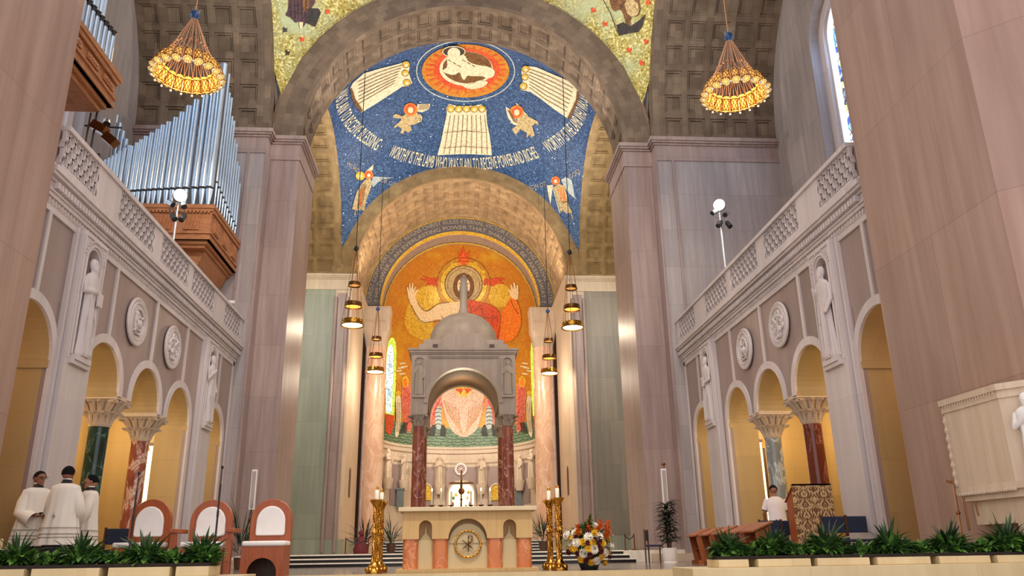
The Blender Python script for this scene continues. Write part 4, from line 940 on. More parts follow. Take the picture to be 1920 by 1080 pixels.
for s in (-1, 1):
    nm = 'left' if s < 0 else 'right'
    e = empty('gallery_parapet', 'pale stone parapet with pierced scale pattern panels along the %s gallery' % nm, 'parapet', (s*7.2, 18.8, 6.7))
    o_ = (s*7.2, 18.8, 6.7); X = lambda a, b: sorted((s*a, s*b))
    mb = MB(); y = 12.76
    for a, b in PAN:
        if a > y: mb.box(*X(7.02, 7.32), y, a, 6.72, 7.47)
        mb.box(*X(7.02, 7.32), a, b, 6.72, 6.8); y = b
    mb.box(*X(7.02, 7.32), y, 24.88, 6.72, 7.47)
    mb.build('parapet_wall', M['white'], e, 0, origin=o_).location = (0, 0, 0)
    mb = MB(); mb.box(*X(6.98, 7.36), 12.76, 24.9, 7.44, 7.53); mb.build('coping', M['white'], e, 0, origin=o_).location = (0, 0, 0)
    for a, b in PAN:
        mb = MB(); n = max(2, round((b-a)/.242)); cw = (b-a)/n
        for row in range(-1, 5):
            z = 6.8+row*.155
            for c in range(-1, n+1):
                yc = a+(c+.5+(.5 if row % 2 else 0))*cw
                for q_ in (-1, 1):
                    pts = []
                    for k in range(6):
                        t = k/5; yy = yc+q_*cw/2*(1-t**1.6); zz = z+.26*t**.75
                        if a <= yy <= b and 6.8 <= zz <= 7.45: pts.append((yy, zz))
                    if len(pts) > 1: path_strip(mb, pts, .03, s*7.03, s*7.13)
                    pts = []
                    for k in range(4):
                        t = k/3; yy = yc+q_*cw*.3*(1-t**1.6); zz = z+.03+.155*t**.75
                        if a <= yy <= b and 6.8 <= zz <= 7.45: pts.append((yy, zz))
                    if len(pts) > 1: path_strip(mb, pts, .016, s*7.06, s*7.13)
        mb.box(*X(7.03, 7.1), a, a+.03, 6.8, 7.45); mb.box(*X(7.03, 7.1), b-.03, b, 6.8, 7.45)
        mb.cur = 1; mb.box(*X(7.14, 7.2), a, b, 6.8, 7.45)  # darker stone backing stands in for the shadow behind the lattice
        p_ = mb.build('lattice_panel', [M['white'], M['panelstone']], e, 0, origin=o_, normals=False); p_.location = (0, 0, 0)
    # statue pilasters
    for k, yc in enumerate((14.52, 22.25)):
        mb = MB(); hw = .5; r = .24 if k == 0 else .2; zt = 5.62 if k == 0 else 5.6; zb = 3.8
        x0, x1 = sorted((s*7.05, s*7.2))
        mb.box(x0, x1, yc-hw, yc+hw, 0, zb); mb.box(x0, x1, yc-hw, yc-r, zb, 6.1); mb.box(x0, x1, yc+r, yc+hw, zb, 6.1)
        archheader(mb, yc, zt, r, 6.1, s*7.05, s*7.2, mx, 12)
        for q_ in (-1, 1):
            mb.tube([(s*7.04, yc+q_*(r+.07), zb), (s*7.04, yc+q_*(r+.07), zt)], .022, 6); mb.tube([(s*7.04, yc+q_*(hw-.06), 3.7), (s*7.04, yc+q_*(hw-.06), 6.02)], .014, 5)
        ring(mb, yc, zt, r+.05, r+.09, s*7.02, s*7.06, mx, n=14)
        mb.tube([(s*7.04, yc-hw+.06, 6.02), (s*7.04, yc+hw-.06, 6.02)], .014, 5)
        for j in range(14):
            a_ = .2+j*(PI-.4)/13; mb.sphere((s*7.03, yc+(r+.15)*math.cos(a_), zt+(r+.15)*math.sin(a_)), .022, 6, 4)
        mb.box(*sorted((s*6.98, s*7.2)), yc-.36, yc+.36, 3.62, 3.7); mb.box(*sorted((s*6.95, s*7.15)), yc-.3, yc+.3, 3.7, 3.8)
        struct(mb.build('trim_%s_statue_pier' % nm, M['white'], smooth=40), 'pale pilaster with an arched statue niche on the %s gallery wall' % nm)
        st_ = make_statue((0, 1)[(k+(s > 0)) % 2], 1.92 if k == 0 else 1.9)
        st_.scale = (1.05, .62, 1.05); st_.location = (s*7.03, yc, 3.8); st_.rotation_euler = (0, 0, s*-PI/2)
        tag(st_, {(-1, 0): 'robed stone statue in the first niche of the left gallery wall, nearest the camera', (-1, 1): 'robed stone statue in the far niche of the left gallery wall, beside the great pier', (1, 0): 'robed stone statue in the near niche of the right gallery wall', (1, 1): 'robed stone statue in the far niche of the right gallery wall'}[(s, k)], 'statue', 'carved saints on the gallery walls')
        mb = MB(); mb.v = []
    # carved roundels
    for k, yc in enumerate((17.08, 19.36)):
        e = empty('carved_roundel', '%s carved stone roundel on the %s gallery wall, %s' % ('nearer' if k == 0 else 'farther', nm, 'above the first column' if k == 0 else 'above the second column'), 'roundel', (s*7.16, yc, 5.2), 0, 'carved roundels of the gallery walls')
        sx = -s
        def T(mb): mb.xf(Matrix.Rotation(-s*PI/2, 4, 'Z') @ Matrix.Rotation(PI/2, 4, 'X')); return mb
        mb = MB(); mb.lathe([(0, 0), (.53, 0), (.53, .03), (.50, .05), (.45, .03), (.43, .03), (.40, .05), (.38, .02), (0, .02)], (0, 0, 0), 40)
        for j in range(40): a_ = 2*PI*j/40; mb.box(.465*math.cos(a_)-.012, .465*math.cos(a_)+.012, .465*math.sin(a_)-.012, .465*math.sin(a_)+.012, .02, .05)
        T(mb).build('disc', M['white'], e, 40)
        mb = MB(); random.seed(k*3+(s > 0)*7+1)
        if (s > 0) == (k == 0):
            for j in range(4):
                a_ = PI/4+j*PI/2; mb.tube([(0, 0, .03), (.26*math.cos(a_), .26*math.sin(a_), .05)], [.03, .05], 6)
                for b_ in (-.5, .5): mb.lathe([(.03, 0), (.06, .04), (.09, 0)], (.25*math.cos(a_+b_), .25*math.sin(a_+b_), .03), 12)
                mb.tube([(0, 0, .03), (.3*math.cos(a_+PI/4), .3*math.sin(a_+PI/4), .04)], .028, 6)
        else:
            for j in range(3):
                r_ = .1+.09*j; mb.tube([(r_*math.cos(t*.5+j*2), r_*math.sin(t*.5+j*2), .05) for t in range(9)], .03, 6)
            mb.sphere((.02, -.05, .04), .13, 10, 6, 1.2, .8, .5); mb.sphere((-.12, .14, .04), .08, 10, 6, 1, 1, .6); mb.tube([(-.1, .1, .05), (-.2, -.1, .05), (-.1, -.28, .05)], .03, 6); mb.tube([(.1, -.1, .05), (.16, -.28, .04)], .03, 6); mb.tube([(.05, .05, .05), (.24, .16, .05), (.26, .0, .05)], .03, 6)
        T(mb).build('relief', M['white'], e, 60)
# capital with leaves: bell from round to a rectangular slab
def capital_mb(r, hw, hd, h, leaves=12, seed=1):
    mb = MB(); rings = []; n = 32
    for t, k in ((0, 0), (.08, 0), (.1, .02), (.4, .12), (.65, .4), (.8, .8), (.86, 1)):
        L = []
        for i in range(n):
            f_ = 2*PI*i/n; c, s_ = math.cos(f_), math.sin(f_); m_ = min(hw/max(abs(c), 1e-6), hd/max(abs(s_), 1e-6)); q_ = (1 if t != .08 else 1.12)
            L.append((c*(r*(1-k)+m_*k*.92)*q_, s_*(r*(1-k)+m_*k*.92)*q_, t*h))
        rings.append(L)
    mb.loft(rings); mb.box(-hw, hw, -hd, hd, .86*h, .91*h); mb.box(-hw*.97, hw*.97, -hd*.97, hd*.97, .91*h, h)
    def surf(f_, t, out):
        c, s_ = math.cos(f_), math.sin(f_); m_ = min(hw/max(abs(c), 1e-6), hd/max(abs(s_), 1e-6)); k = max(0, (t-.1)/.75)**1.6
        R = r*(1-k)+m_*k*.92+out; return Vector((c*R, s_*R, t*h))
    for row, (t0, t1, nl) in enumerate(((.08, .5, leaves), (.35, .85, leaves))):
        for j in range(nl):
            f_ = 2*PI*(j+.5*row)/nl; wd = .8*PI/nl; rr = []
            for t, w_, o_ in ((0, .55, .012), (.35, 1, .025), (.7, 1, .045), (.95, .7, .09), (.9, .4, .13), (.78, .25, .12)):
                tt = t0+(t1-t0)*t; rr.append([surf(f_+g*wd*w_, tt, o_*(1 if abs(g) < .9 else .6)*1.2+(.012 if g in (-.5, .5) else 0)) for g in (-1, -.5, 0, .5, 1)])
            L = [[tuple(p) for p in r_]+[tuple(p*.94+Vector((0, 0, p.z*.06))) for p in r_[::-1]] for r_ in rr]; mb.loft(L)
    for cx in (-1, 1):
        for cy in (-1, 1): mb.lathe([(.0, 0), (.05, .01), (.06, .05), (.03, .09), (0, .09)], (cx*hw*.92, cy*hd*.92, .7*h), 8)
    return mb
def column(x, y, mat, label, r=.2, z0=.0, zc=2.93, zt=3.56, hw=.42, hd=.34, grp='columns of the side arcades', capmat='cream', rb=1.0, seed=1):
    e = empty('column', label, 'column', (x, y, z0), 0, grp)
    mb = MB(); mb.lathe([(r*1.04, .34), (r*1.02, .4), (r, 1.0), (r*.97, zc-z0-.06), (r*1.02, zc-z0-.02)], n=32); mb.build('shaft', M[mat], e, 50)
    mb = capital_mb(r*1.0, hw, hd, zt-zc, 12, seed); mb.shift((0, 0, zc-z0-.02)); mb.build('capital', M[capmat], e, 40)
    mb = MB(); mb.box(-r*1.5, r*1.5, -r*1.5, r*1.5, 0, .12); mb.lathe([(r*1.45, .12), (r*1.5, .17), (r*1.25, .24), (r*1.25, .28), (r*1.1, .35)], n=28); mb.build('base', M[capmat], e, 40)
    return e
for s, y, mt_, lab in ((-1, 17.04, 'mgreen', 'polished dark green marble column behind the three robed men'), (-1, 19.31, 'mred', 'mottled red marble column in the left arcade behind the leftmost chair'), (1, 17.04, 'mbrown', 'red brown marble column in the right arcade above the damask covered stand'), (1, 19.31, 'mgrey', 'blue grey marble column in the right arcade behind the man in white')):
    column(s*7.6, y, mt_, lab)
# glimpses in the aisles
for s in (-1, 1):
    nm = 'left' if s < 0 else 'right'
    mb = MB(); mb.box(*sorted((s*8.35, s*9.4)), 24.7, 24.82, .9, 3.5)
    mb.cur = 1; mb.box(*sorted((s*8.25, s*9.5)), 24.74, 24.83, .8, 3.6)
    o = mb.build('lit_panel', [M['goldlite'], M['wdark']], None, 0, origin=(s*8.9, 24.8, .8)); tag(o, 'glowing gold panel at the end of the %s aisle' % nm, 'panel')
    e = empty('hanging_lamp', 'small lit brass lamp hanging in the %s aisle beyond the columns' % nm, 'lamp', (s*8.75, 22.6, 3.1))
    mb = MB(); mb.tube([(0, 0, .5), (0, 0, 2.3)], .01, 6); mb.build('chain', M['brass'], e, 0)
    mb = MB(); mb.lathe([(0, .5), (.05, .45), (.12, .2), (.17, .05), (.17, 0), (0, 0)], n=16); mb.build('shade', M['lampglow'], e, 40)

# ================================================================== FURNISHINGS
def loc0(o): o.location = (0, 0, 0); return o
def P_(mb, name, mat, e, smooth=35, label=None, **k):
    """part given in world coordinates"""
    inv = tuple(e['_o']) if '_o' in e else tuple(e.location)
    o = mb.build(name, mat if isinstance(mat, list) else M[mat], e, smooth, origin=inv, **k); o.location = (0, 0, 0)
    if label: o['label'] = label
    return o
# ---- baldachin
BX, BZ = .07, .73
e = empty('baldachin', 'domed stone canopy on four rose marble columns over the high altar', 'canopy', (BX, 34, BZ))
mb = MB(); hw = 2.13
for (w0, w1) in ((32, 32.4), (35.6, 36)):
    archheader(mb, BX, 6.08, 1.45, 8.17, w0, w1, my, 28)
    for s in (-1, 1): mb.box(*sorted((BX+s*1.45, BX+s*hw)), w0, w1, 5.66, 8.17)
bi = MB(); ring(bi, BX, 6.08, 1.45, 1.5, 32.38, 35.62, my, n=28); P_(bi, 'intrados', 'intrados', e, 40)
for (w0, w1) in ((BX-hw, BX-hw+.4), (BX+hw-.4, BX+hw)):
    archheader(mb, 34, 6.08, 1.45, 8.17, w0, w1, mx, 28); mb.box(w0, w1, 32.4, 32.55, 5.66, 8.17); mb.box(w0, w1, 35.45, 35.6, 5.66, 8.17)
mb.box(BX-1.9, BX+1.9, 32.2, 35.8, 7.95, 8.2)
P_(mb, 'canopy', 'bald', e, 30)
mb = MB()
for g, a, b in ((.04, 8.1, 8.16), (.09, 8.16, 8.25), (.14, 8.25, 8.34)): mb.box(BX-hw-g, BX+hw+g, 32-g, 36+g, a, b)
mb.box(BX-1.85, BX+1.85, 32.3, 35.7, 8.34, 8.62); mb.box(BX-1.68, BX+1.68, 32.5, 35.5, 8.62, 8.86)
P_(mb, 'cornice', 'bald', e, 0)
mb = MB(); mb.prism([(BX-.95, 8.34), (BX+.95, 8.34), (BX+.88, 8.8), (BX+.62, 9.05), (BX-.62, 9.05), (BX-.88, 8.8)], 32.15, 33, 'y'); P_(mb, 'front_gable', 'bald', e, 0)
mb = MB(); mb.cur = 1
for s in (-1, 1): mb.box(BX+s*1.18-.09, BX+s*1.18+.09, 32.26, 32.3, 8.42, 8.6)
P_(mb, 'vent_shade', 'wdark', e, 0) if False else None
for s in (-1, 1):
    mb = MB(); mb.box(BX+s*1.18-.1, BX+s*1.18+.1, 32.26, 32.31, 8.4, 8.6); P_(mb, 'vent_shade', 'wdark', e, 0)  # dark blocks stand in for the shade inside the vent holes
mb = MB(); mb.lathe([(1.55, 8.86), (1.55, 9.1), (1.48, 9.14)]+[(1.48*math.cos(t*PI/24), 9.14+1.28*math.sin(t*PI/24)) for t in range(0, 12)]+[(.14, 10.42), (0, 10.42)], (BX, 34, 0), 48); P_(mb, 'dome', 'bald', e, 60)
mb = MB(); mb.lathe([(.24, 10.38), (.22, 10.55), (.17, 10.7), (.16, 11.2), (.17, 11.5), (.19, 11.62), (.13, 11.7)], (BX, 34, 0), 16); robe(mb, (BX, 34, 11.66), .52, .36, .3, 5, .05, 20); mb.sphere((BX, 34, 12.19), .09, 10, 8); P_(mb, 'finial', 'bald', e, 50)
for s in (-1, 1):
    o = make_statue(2 if s < 0 else 0, 1.35, 'bald') if False else None
    mb = statue_mb(1.42, 1 if s < 0 else 2, True); mb.xf(Matrix.Diagonal((.95, .32, 1, 1)).to_4x4()); mb.shift((BX+s*1.8, 31.96, 6.42)); o = P_(mb, 'corner_relief', 'bald', e, 50)
    mb = MB(); ring(mb, BX+s*1.8, 7.75, .2, .25, 31.93, 32.02, my, n=16); mb.box(BX+s*1.8-.25, BX+s*1.8-.2, 31.93, 32.02, 6.4, 7.75); mb.box(BX+s*1.8+.2, BX+s*1.8+.25, 31.93, 32.02, 6.4, 7.75); mb.box(BX+s*1.8-.27, BX+s*1.8+.27, 31.9, 32.02, 6.3, 6.4); P_(mb, 'corner_frame', 'bald', e, 30)
mb = MB(); ring(mb, BX, 6.08, 1.45, 1.6, 31.94, 32.02, my, n=32); mb.box(BX-1.45, BX+1.45, 31.95, 32.02, 8.0, 8.05)
for k in range(36): mb.box(BX-1.4+k*.08, BX-1.36+k*.08, 31.94, 32.01, 7.93, 7.99)
P_(mb, 'arch_moulding', 'bald', e, 30)
for sx in (-1, 1):
    for y in (32.27, 35.73):
        x = BX+sx*1.8
        mb = MB(); mb.lathe([(.235, 1.0), (.24, 2.0), (.225, 5.15)], (x, y, 0), 32); sh_ = P_(mb, 'column', 'mros', e, 50)
        mb = capital_mb(.225, .33, .33, .52, 8); mb.shift((x, y, 5.16)); c_ = P_(mb, 'capital', 'bald', e, 40); c_.parent = sh_
        mb = MB(); mb.box(x-.34, x+.34, y-.34, y+.34, BZ, .86); mb.lathe([(.32, .86), (.32, .92), (.26, 1.0), (.24, 1.03)], (x, y, 0), 24); c_ = P_(mb, 'base', 'bald', e, 40); c_.parent = sh_
# ---- high altar
e = empty('high_altar', 'pale high altar table under the canopy behind the front altar', 'altar', (BX, 33.6, BZ))
mb = MB(); mb.box(BX-1.35, BX+1.35, 33.1, 34.1, BZ, 1.72); P_(mb, 'body', 'bald', e, 0); mb = MB(); mb.box(BX-1.45, BX+1.45, 33.0, 34.2, 1.72, 1.84); P_(mb, 'mensa', 'cream', e, 0)
def hc():
    e = empty('altar_candlestick', 'x', 'candlestick', (0, 0, 0), 0, 'six lit candlesticks on the high altar')
    mb = MB(); mb.lathe([(.11, 0), (.11, .02), (.04, .05), (.03, .12), (.05, .15), (.025, .19), (.05, .26), (.12, .3), (.12, .32), (0, .32)], n=16); mb.build('stick', M['bronze'], e, 50)
    mb = MB(); mb.lathe([(.04, .32), (.04, .86), (0, .87)], n=12); c = mb.build('candle', M['candle'], e, 50)
    mb = MB(); mb.lathe([(.0, .87), (.025, .9), (.02, .95), (0, 1.0)], n=10); mb.build('flame', M['flame'], c, 50)
    return e
h0 = None
for k, px in enumerate((809.5, 827, 846, 883, 902, 919)):
    p = at((px, 948), 'Y', 33.35); lab = 'lit white candle on a dark stick on the high altar, %s' % ('outermost on the left', 'second from the left', 'just left of the crucifix', 'just right of the crucifix', 'second from the right', 'outermost on the right')[k]
    if h0 is None: h0 = hc(); h0.location = (p.x, 33.35, 1.84); h0['label'] = lab
    else: dup(h0, (p.x, 33.35, 1.84), label=lab)
p = at((865, 905), 'Y', 33.6)
e = empty('crucifix', 'tall bronze crucifix standing between the candles on the high altar', 'crucifix', (p.x, 33.6, 1.84))
mb = MB(); mb.lathe([(.16, 0), (.15, .04), (.05, .1), (.03, .5), (.06, .55), (.03, .6)], n=14); mb.box(-.035, .035, -.03, .03, .55, 1.75); mb.box(-.5, .5, -.03, .03, 1.16, 1.24); mb.build('cross', M['bronze'], e, 40)
mb = MB(); mb.tube([(0, -.05, 1.2), (0, -.06, .95), (.01, -.05, .78)], [.05, .05, .02], 8); mb.sphere((0, -.07, 1.28), .045, 8, 6); mb.tube([(-.4, -.05, 1.24), (0, -.06, 1.18), (.4, -.05, 1.24)], .02, 6); mb.build('figure', M['bronze'], e, 60)
mb = MB(); mb.sphere((0, -.02, .88), .14, 7, 4, 1, .5, 1); mb.build('ornament', M['bronze'], e, 0)
# ---- apse lower wall fittings
def S_wall(px, off=.0):
    return S_apse(px, off)
for k, (px, py0, h) in enumerate(((727, 897, 1.75), (757, 901, 1.6), (824, 908, 1.75), (903, 908, 1.75), (974, 901, 1.6), (997, 897, 1.75))):
    p = S_wall((px, py0), .3); st_ = make_statue(k % 3, h, 'cream'); a = math.atan2(p.x, p.y-AY)
    base = p.z
    st_.location = (p.x, p.y, base); st_.rotation_euler = (0, 0, -a); 
    tag(st_, ['robed cream statue on the apse wall, outermost on the left', 'hooded cream statue on the apse wall, left of the left canopy column', 'cream statue on the apse wall between the left column and the rosette', 'cream statue on the apse wall between the rosette and the right column', 'cream statue on the apse wall, right of the right canopy column', 'robed cream statue on the apse wall, outermost on the right'][k], 'statue', 'cream statues on the apse wall')
    mb = MB(); mb.lathe([(.22, 0), (.34, .5), (.36, .62), (0, .62)], n=12); mb.shift((p.x, p.y, base-.62)); o = mb.build('statue_bracket', M['cream'], None, 30, origin=(p.x, p.y, base-.62)); tag(o, 'cream stone bracket under the apse statue, number %s from the left' % ['one', 'two', 'three', 'four', 'five', 'six'][k], 'bracket', 'brackets under the apse statues')
e = empty('wheel_rosette', 'round white rosette with a pierced wheel pattern above the high altar', 'rosette', tuple(S_wall((864, 880), .06)))
mb = MB(); mb.lathe([(.26, 0), (.40, 0), (.40, .08), (.34, .12), (.27, .08), (.26, 0)], n=36, cap=False); mb.xf(Matrix.Rotation(PI/2, 4, 'X')); mb.build('rim', M['cushion'], e, 50)
mb = MB(); mb.lathe([(0, 0), (.27, 0), (.27, .02), (0, .02)], n=24); mb.xf(Matrix.Rotation(PI/2, 4, 'X')); mb.build('disc', M['wstall'], e, 50)
mb = MB()
for k in range(10): a = 2*PI*k/10; mb.tube([(.04*math.cos(a), -.05, .04*math.sin(a)), (.25*math.cos(a), -.05, .25*math.sin(a))], [.015, .03], 6)
mb.sphere((0, -.05, 0), .05, 8, 6); mb.build('spokes', M['cushion'], e, 50)
def apse_arch(px, py, w, h, mats, name, label, cat):
    c = S_wall((px, py), .1); a = math.atan2(c.x, c.y-AY); e = empty(name, label, cat, tuple(c), -a)
    mb = MB(); r = w/2; pts = [(r*math.cos(PI*k/20), h-r+r*math.sin(PI*k/20)) for k in range(21)]+[(-r, 0), (r, 0)]; mb.prism(pts, 0, .03, 'y'); mb.build('panel', M[mats[0]], e, 0)
    mb = MB(); ring(mb, 0, h-r, r, r+.12, -.06, .05, my, n=24); mb.box(-r-.12, -r, -.06, .05, 0, h-r); mb.box(r, r+.12, -.06, .05, 0, h-r); mb.build('surround', M[mats[1]], e, 30)
    return e
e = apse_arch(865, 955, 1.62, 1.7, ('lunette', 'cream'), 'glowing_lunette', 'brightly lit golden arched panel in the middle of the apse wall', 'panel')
mb = MB(); mb.box(-.02, .02, -.03, 0, 0, 1.6); mb.build('divider', M['wdark'], e, 0)
random.seed(4)
for k in range(7):
    mb = MB(); x = (-.55, -.35, .38, .56, .45, -.5, .3)[k]; z = (.35, .9, .7, .35, 1.05, .7, .2)[k]; mb.sphere((x, -.01, z), .09, 8, 6, 1, .2, 1.3); mb.build('mosaic_patch', M[('redm', 'yellowgold', 'skinm', 'redm', 'yellowgold', 'greenm', 'silverm')[k]], e, 50)
apse_arch(797, 938, .8, .95, ('yellowgold', 'cream'), 'arched_panel', 'small gold arched panel right of the left canopy column', 'panel'); apse_arch(931, 938, .8, .95, ('yellowgold', 'cream'), 'arched_panel', 'small gold arched panel left of the right canopy column', 'panel')
for px, lab in ((750, 'dark blue grey stone block left of the left canopy column'), (972, 'dark blue grey stone block right of the right canopy column')):
    c = S_wall((px, 952), .25); mb = MB(); mb.box(-.2, .2, -.2, .2, 0, 1.05); mb.box(-.27, .27, -.24, .24, 1.05, 1.15); o = mb.build('stone_pedestal', M['mgrey'] if False else plain('slate_%d' % px, srgb(92, 100, 100), .4), None, 0); o.location = c; tag(o, lab, 'pedestal')
# wall panels between statues
for k, (px0, px1) in enumerate(((835, 895), (776, 814), (914, 946), (731, 750), (982, 994))):
    mb = MB(); a_, b_ = S_wall((px0, 895), 0), S_wall((px1, 895), 0); t0 = math.atan2(a_.x, a_.y-AY); t1 = math.atan2(b_.x, b_.y-AY)
    for i in range(6):
        u, v = t0+(t1-t0)*i/6, t0+(t1-t0)*(i+1)/6; R = AR-.03
        mb.quad((R*math.sin(u), AY+R*math.cos(u), 3.1), (R*math.sin(v), AY+R*math.cos(v), 3.1), (R*math.sin(v), AY+R*math.cos(v), 5.55), (R*math.sin(u), AY+R*math.cos(u), 5.55))
    struct(mb.build('trim_%d' % (k+1), M['panelstone'], smooth=0), 'pinkish recessed panel of the lower apse wall')
# big columns flanking the apse
for s in (-1, 1):
    nm = 'left' if s < 0 else 'right'
    e = empty('giant_column', 'giant pink marble column on the %s of the apse' % nm, 'column', (s*4.98, 46.3, .33), 0, 'giant pink columns flanking the apse')
    mb = MB(); mb.lathe([(.62, .6), (.63, 3), (.60, 11.9), (.64, 12.0), (.6, 12.1)], n=40); mb.build('shaft', M['mpink'], e, 50)
    mb = MB()
    def rr(w, d, z, n=40, p=5): return [(w*math.copysign(abs(math.cos(2*PI*k/n))**(2/p), math.cos(2*PI*k/n)), d*math.copysign(abs(math.sin(2*PI*k/n))**(2/p), math.sin(2*PI*k/n)), z) for k in range(n)]
    mb.loft([rr(.61, .61, 11.6-.0, p=2), rr(.63, .63, 11.7, p=2), rr(.74, .66, 12.4, p=4), rr(.8, .68, 12.55, p=8), rr(.8, .68, 13.7, p=12), rr(.84, .7, 13.75, p=20), rr(.84, .7, 14.0, p=20)])
    for k in range(7): mb.box(-.6+k*.18, -.53+k*.18, -.72, -.66, 13.0, 13.12)
    mb.build('capital', M['cream'], e, 40)
    mb = MB(); mb.box(-.75, .75, -.75, .75, 0, .3); mb.lathe([(.74, .3), (.74, .42), (.66, .6)], n=32); mb.build('base', M['cream'], e, 40)
# ---- front altar
AX, A0 = .015, 16.0
e = empty('altar', 'travertine altar with salmon marble columns and a gold ringed monogram', 'altar', (AX, 16.5, 0))
mb = MB(); mb.box(AX-1.35, AX+1.35, 15.92, 17.1, 0, .06); P_(mb, 'plinth', 'altar', e, 0)
mb = MB(); mb.box(AX-1.335, AX+1.335, 15.9, 17.12, 1.11, 1.19); P_(mb, 'mensa', 'altartop', e, 0, bevel=.008)
mb = MB(); so = MB()
for c, r, zs in ((-.81, .125, .82), (0, .37, .60), (.81, .125, .82)): archheader(mb, AX+c, zs, r, 1.11, A0, A0+.3, my, 20, None)
for a, b in ((-1.25, -.935), (-.685, -.37), (.37, .685), (.935, 1.25)):
    mb.box(AX+a, AX+b, A0, A0+.3, .60, 1.11)
mb.box(AX-1.25, AX+1.25, A0+.3, 17.0, .06, 1.11)
P_(mb, 'body', 'altar', e, 25)
mb = MB(); mb.box(AX-1.2, AX+1.2, A0+.16, A0+.3, .06, .58); 
for c in (-.81, .81): mb.prism([(AX+c-.125, .58), (AX+c+.125, .58), (AX+c+.02, .7), (AX+c+.008, .83), (AX+c-.008, .83), (AX+c-.02, .7)], A0+.2, A0+.3, 'y')
mb.prism([(AX+.36*math.cos(PI*k/20), .52+.36*math.sin(PI*k/20)) for k in range(21)], A0+.14, A0+.3, 'y'); P_(mb, 'inner_panel', 'altarin', e, 25)
for c in (-1.095, -.525, .525, 1.095):
    mb = MB(); mb.prism([(AX+c+.145*math.copysign(abs(math.cos(t*PI/16))**.6, math.cos(t*PI/16)), A0+.16-.14*math.sin(t*PI/16)**.5) for t in range(17)], .06, .60); P_(mb, 'column', 'msalmon', e, 50)
def disc_parts():
    z0 = .505; mb = MB()
    mb.lathe([(.225, 0), (.225, .02), (.232, .025), (.255, .025), (.262, .02), (.262, 0)], n=48, cap=False); mb.xf(Matrix.Translation((AX+.005, A0+.13, z0)) @ Matrix.Rotation(PI/2, 4, 'X'))
    for k in range(44):
        a = 2*PI*k/44; r_ = .243+(.008 if k % 2 else -.008); mb.sphere((AX+.005+r_*math.cos(a), A0+.105, z0+r_*math.sin(a)), .014, 6, 4, 1.3, .5, .8)
    P_(mb, 'gold_wreath', 'brass', e, 40)
    mb = MB(); cx = AX+.005; y = A0+.115
    mb.tube([(cx+.012, y, z0+.165), (cx+.008, y, z0-.155)], .009, 6)
    mb.tube([(cx+.012, y, z0+.155)]+[(cx+.03+.058*math.cos(t), y, z0+.108+.047*math.sin(t)) for t in (1.5, .9, .3, -.3, -.9, -1.5, -2.2)], .009, 6)
    for s in (-1, 1): mb.tube([(cx-.115*s, y, z0+.075), (cx-.04*s, y, z0+.02), (cx+.06*s, y, z0-.06), (cx+.12*s, y, z0-.105)], [.004, .01, .01, .004], 6)
    for (dx, dz) in ((.008, -.158), (.12, -.105), (-.12, -.105)): mb.tube([(cx+dx-.025, y, z0+dz), (cx+dx+.025, y, z0+dz)], .006, 6)
    P_(mb, 'monogram', 'bronze', e, 40)
disc_parts()
# ---- tall brass candlesticks
def big_candle():
    e = empty('floor_candlestick', 'x', 'candlestick', (0, 0, 0), 0, 'tall twisted brass candlesticks beside the altar')
    mb = MB(); mb.lathe([(.16, 0), (.165, .03), (.15, .06), (.12, .09), (.13, .12), (.08, .17), (.07, .2)], n=24)
    for k in range(6): a = PI/3*k; mb.sphere((.13*math.cos(a), .13*math.sin(a), .06), .05, 8, 6)
    mb.build('foot', M['brass'], e, 50)
    mb = MB(); n = 40; L = []
    for j in range(61):
        z = .18+j*1.06/60; r0 = .047+(.02 if 30 <= j <= 33 else 0)+(.012 if j < 3 or j > 57 else 0)
        L.append([((r0+.013*math.cos(5*(2*PI*i/n)+j*.34))*math.cos(2*PI*i/n), (r0+.013*math.cos(5*(2*PI*i/n)+j*.34))*math.sin(2*PI*i/n), z) for i in range(n)])
    mb.loft(L); random.seed(2)
    for k in range(46): a = k*2.4; z = .25+k*.021; mb.sphere((.056*math.cos(a), .056*math.sin(a), z), .014, 6, 4, 1, 1, 1.5)
    mb.build('shaft', M['brass'], e, 60)
    mb = MB(); mb.lathe([(.07, 1.22), (.08, 1.25), (.12, 1.31), (.125, 1.34), (.05, 1.34), (0, 1.33)], n=20)
    for k in range(8): a = PI/4*k; mb.tube([(.1*math.cos(a), .1*math.sin(a), 1.3), (.14*math.cos(a), .14*math.sin(a), 1.35)], [.02, .008], 5)
    mb.build('drip_pan', M['brass'], e, 50)
    mb = MB(); mb.lathe([(.038, 1.34), (.038, 1.52), (.03, 1.53), (0, 1.53)], n=16); c = mb.build('candle', M['candle'], e, 50)
    mb = MB(); mb.lathe([(.03, 1.525), (.032, 1.56), (.01, 1.6)], n=12); mb.build('follower', M['brass'], c, 50)
    return e
bc = big_candle(); bc.location = (-1.75, 16.05, 0); bc['label'] = 'front twisted brass candlestick left of the altar, candle slightly higher'
dup(bc, (-1.72, 16.75, 0), .5, 'rear twisted brass candlestick left of the altar, half hidden by its twin')
dup(bc, (1.78, 16.05, 0), .3, 'front twisted brass candlestick right of the altar, beside the flowers'); dup(bc, (1.69, 16.75, 0), .9, 'rear twisted brass candlestick right of the altar, between altar and its twin')
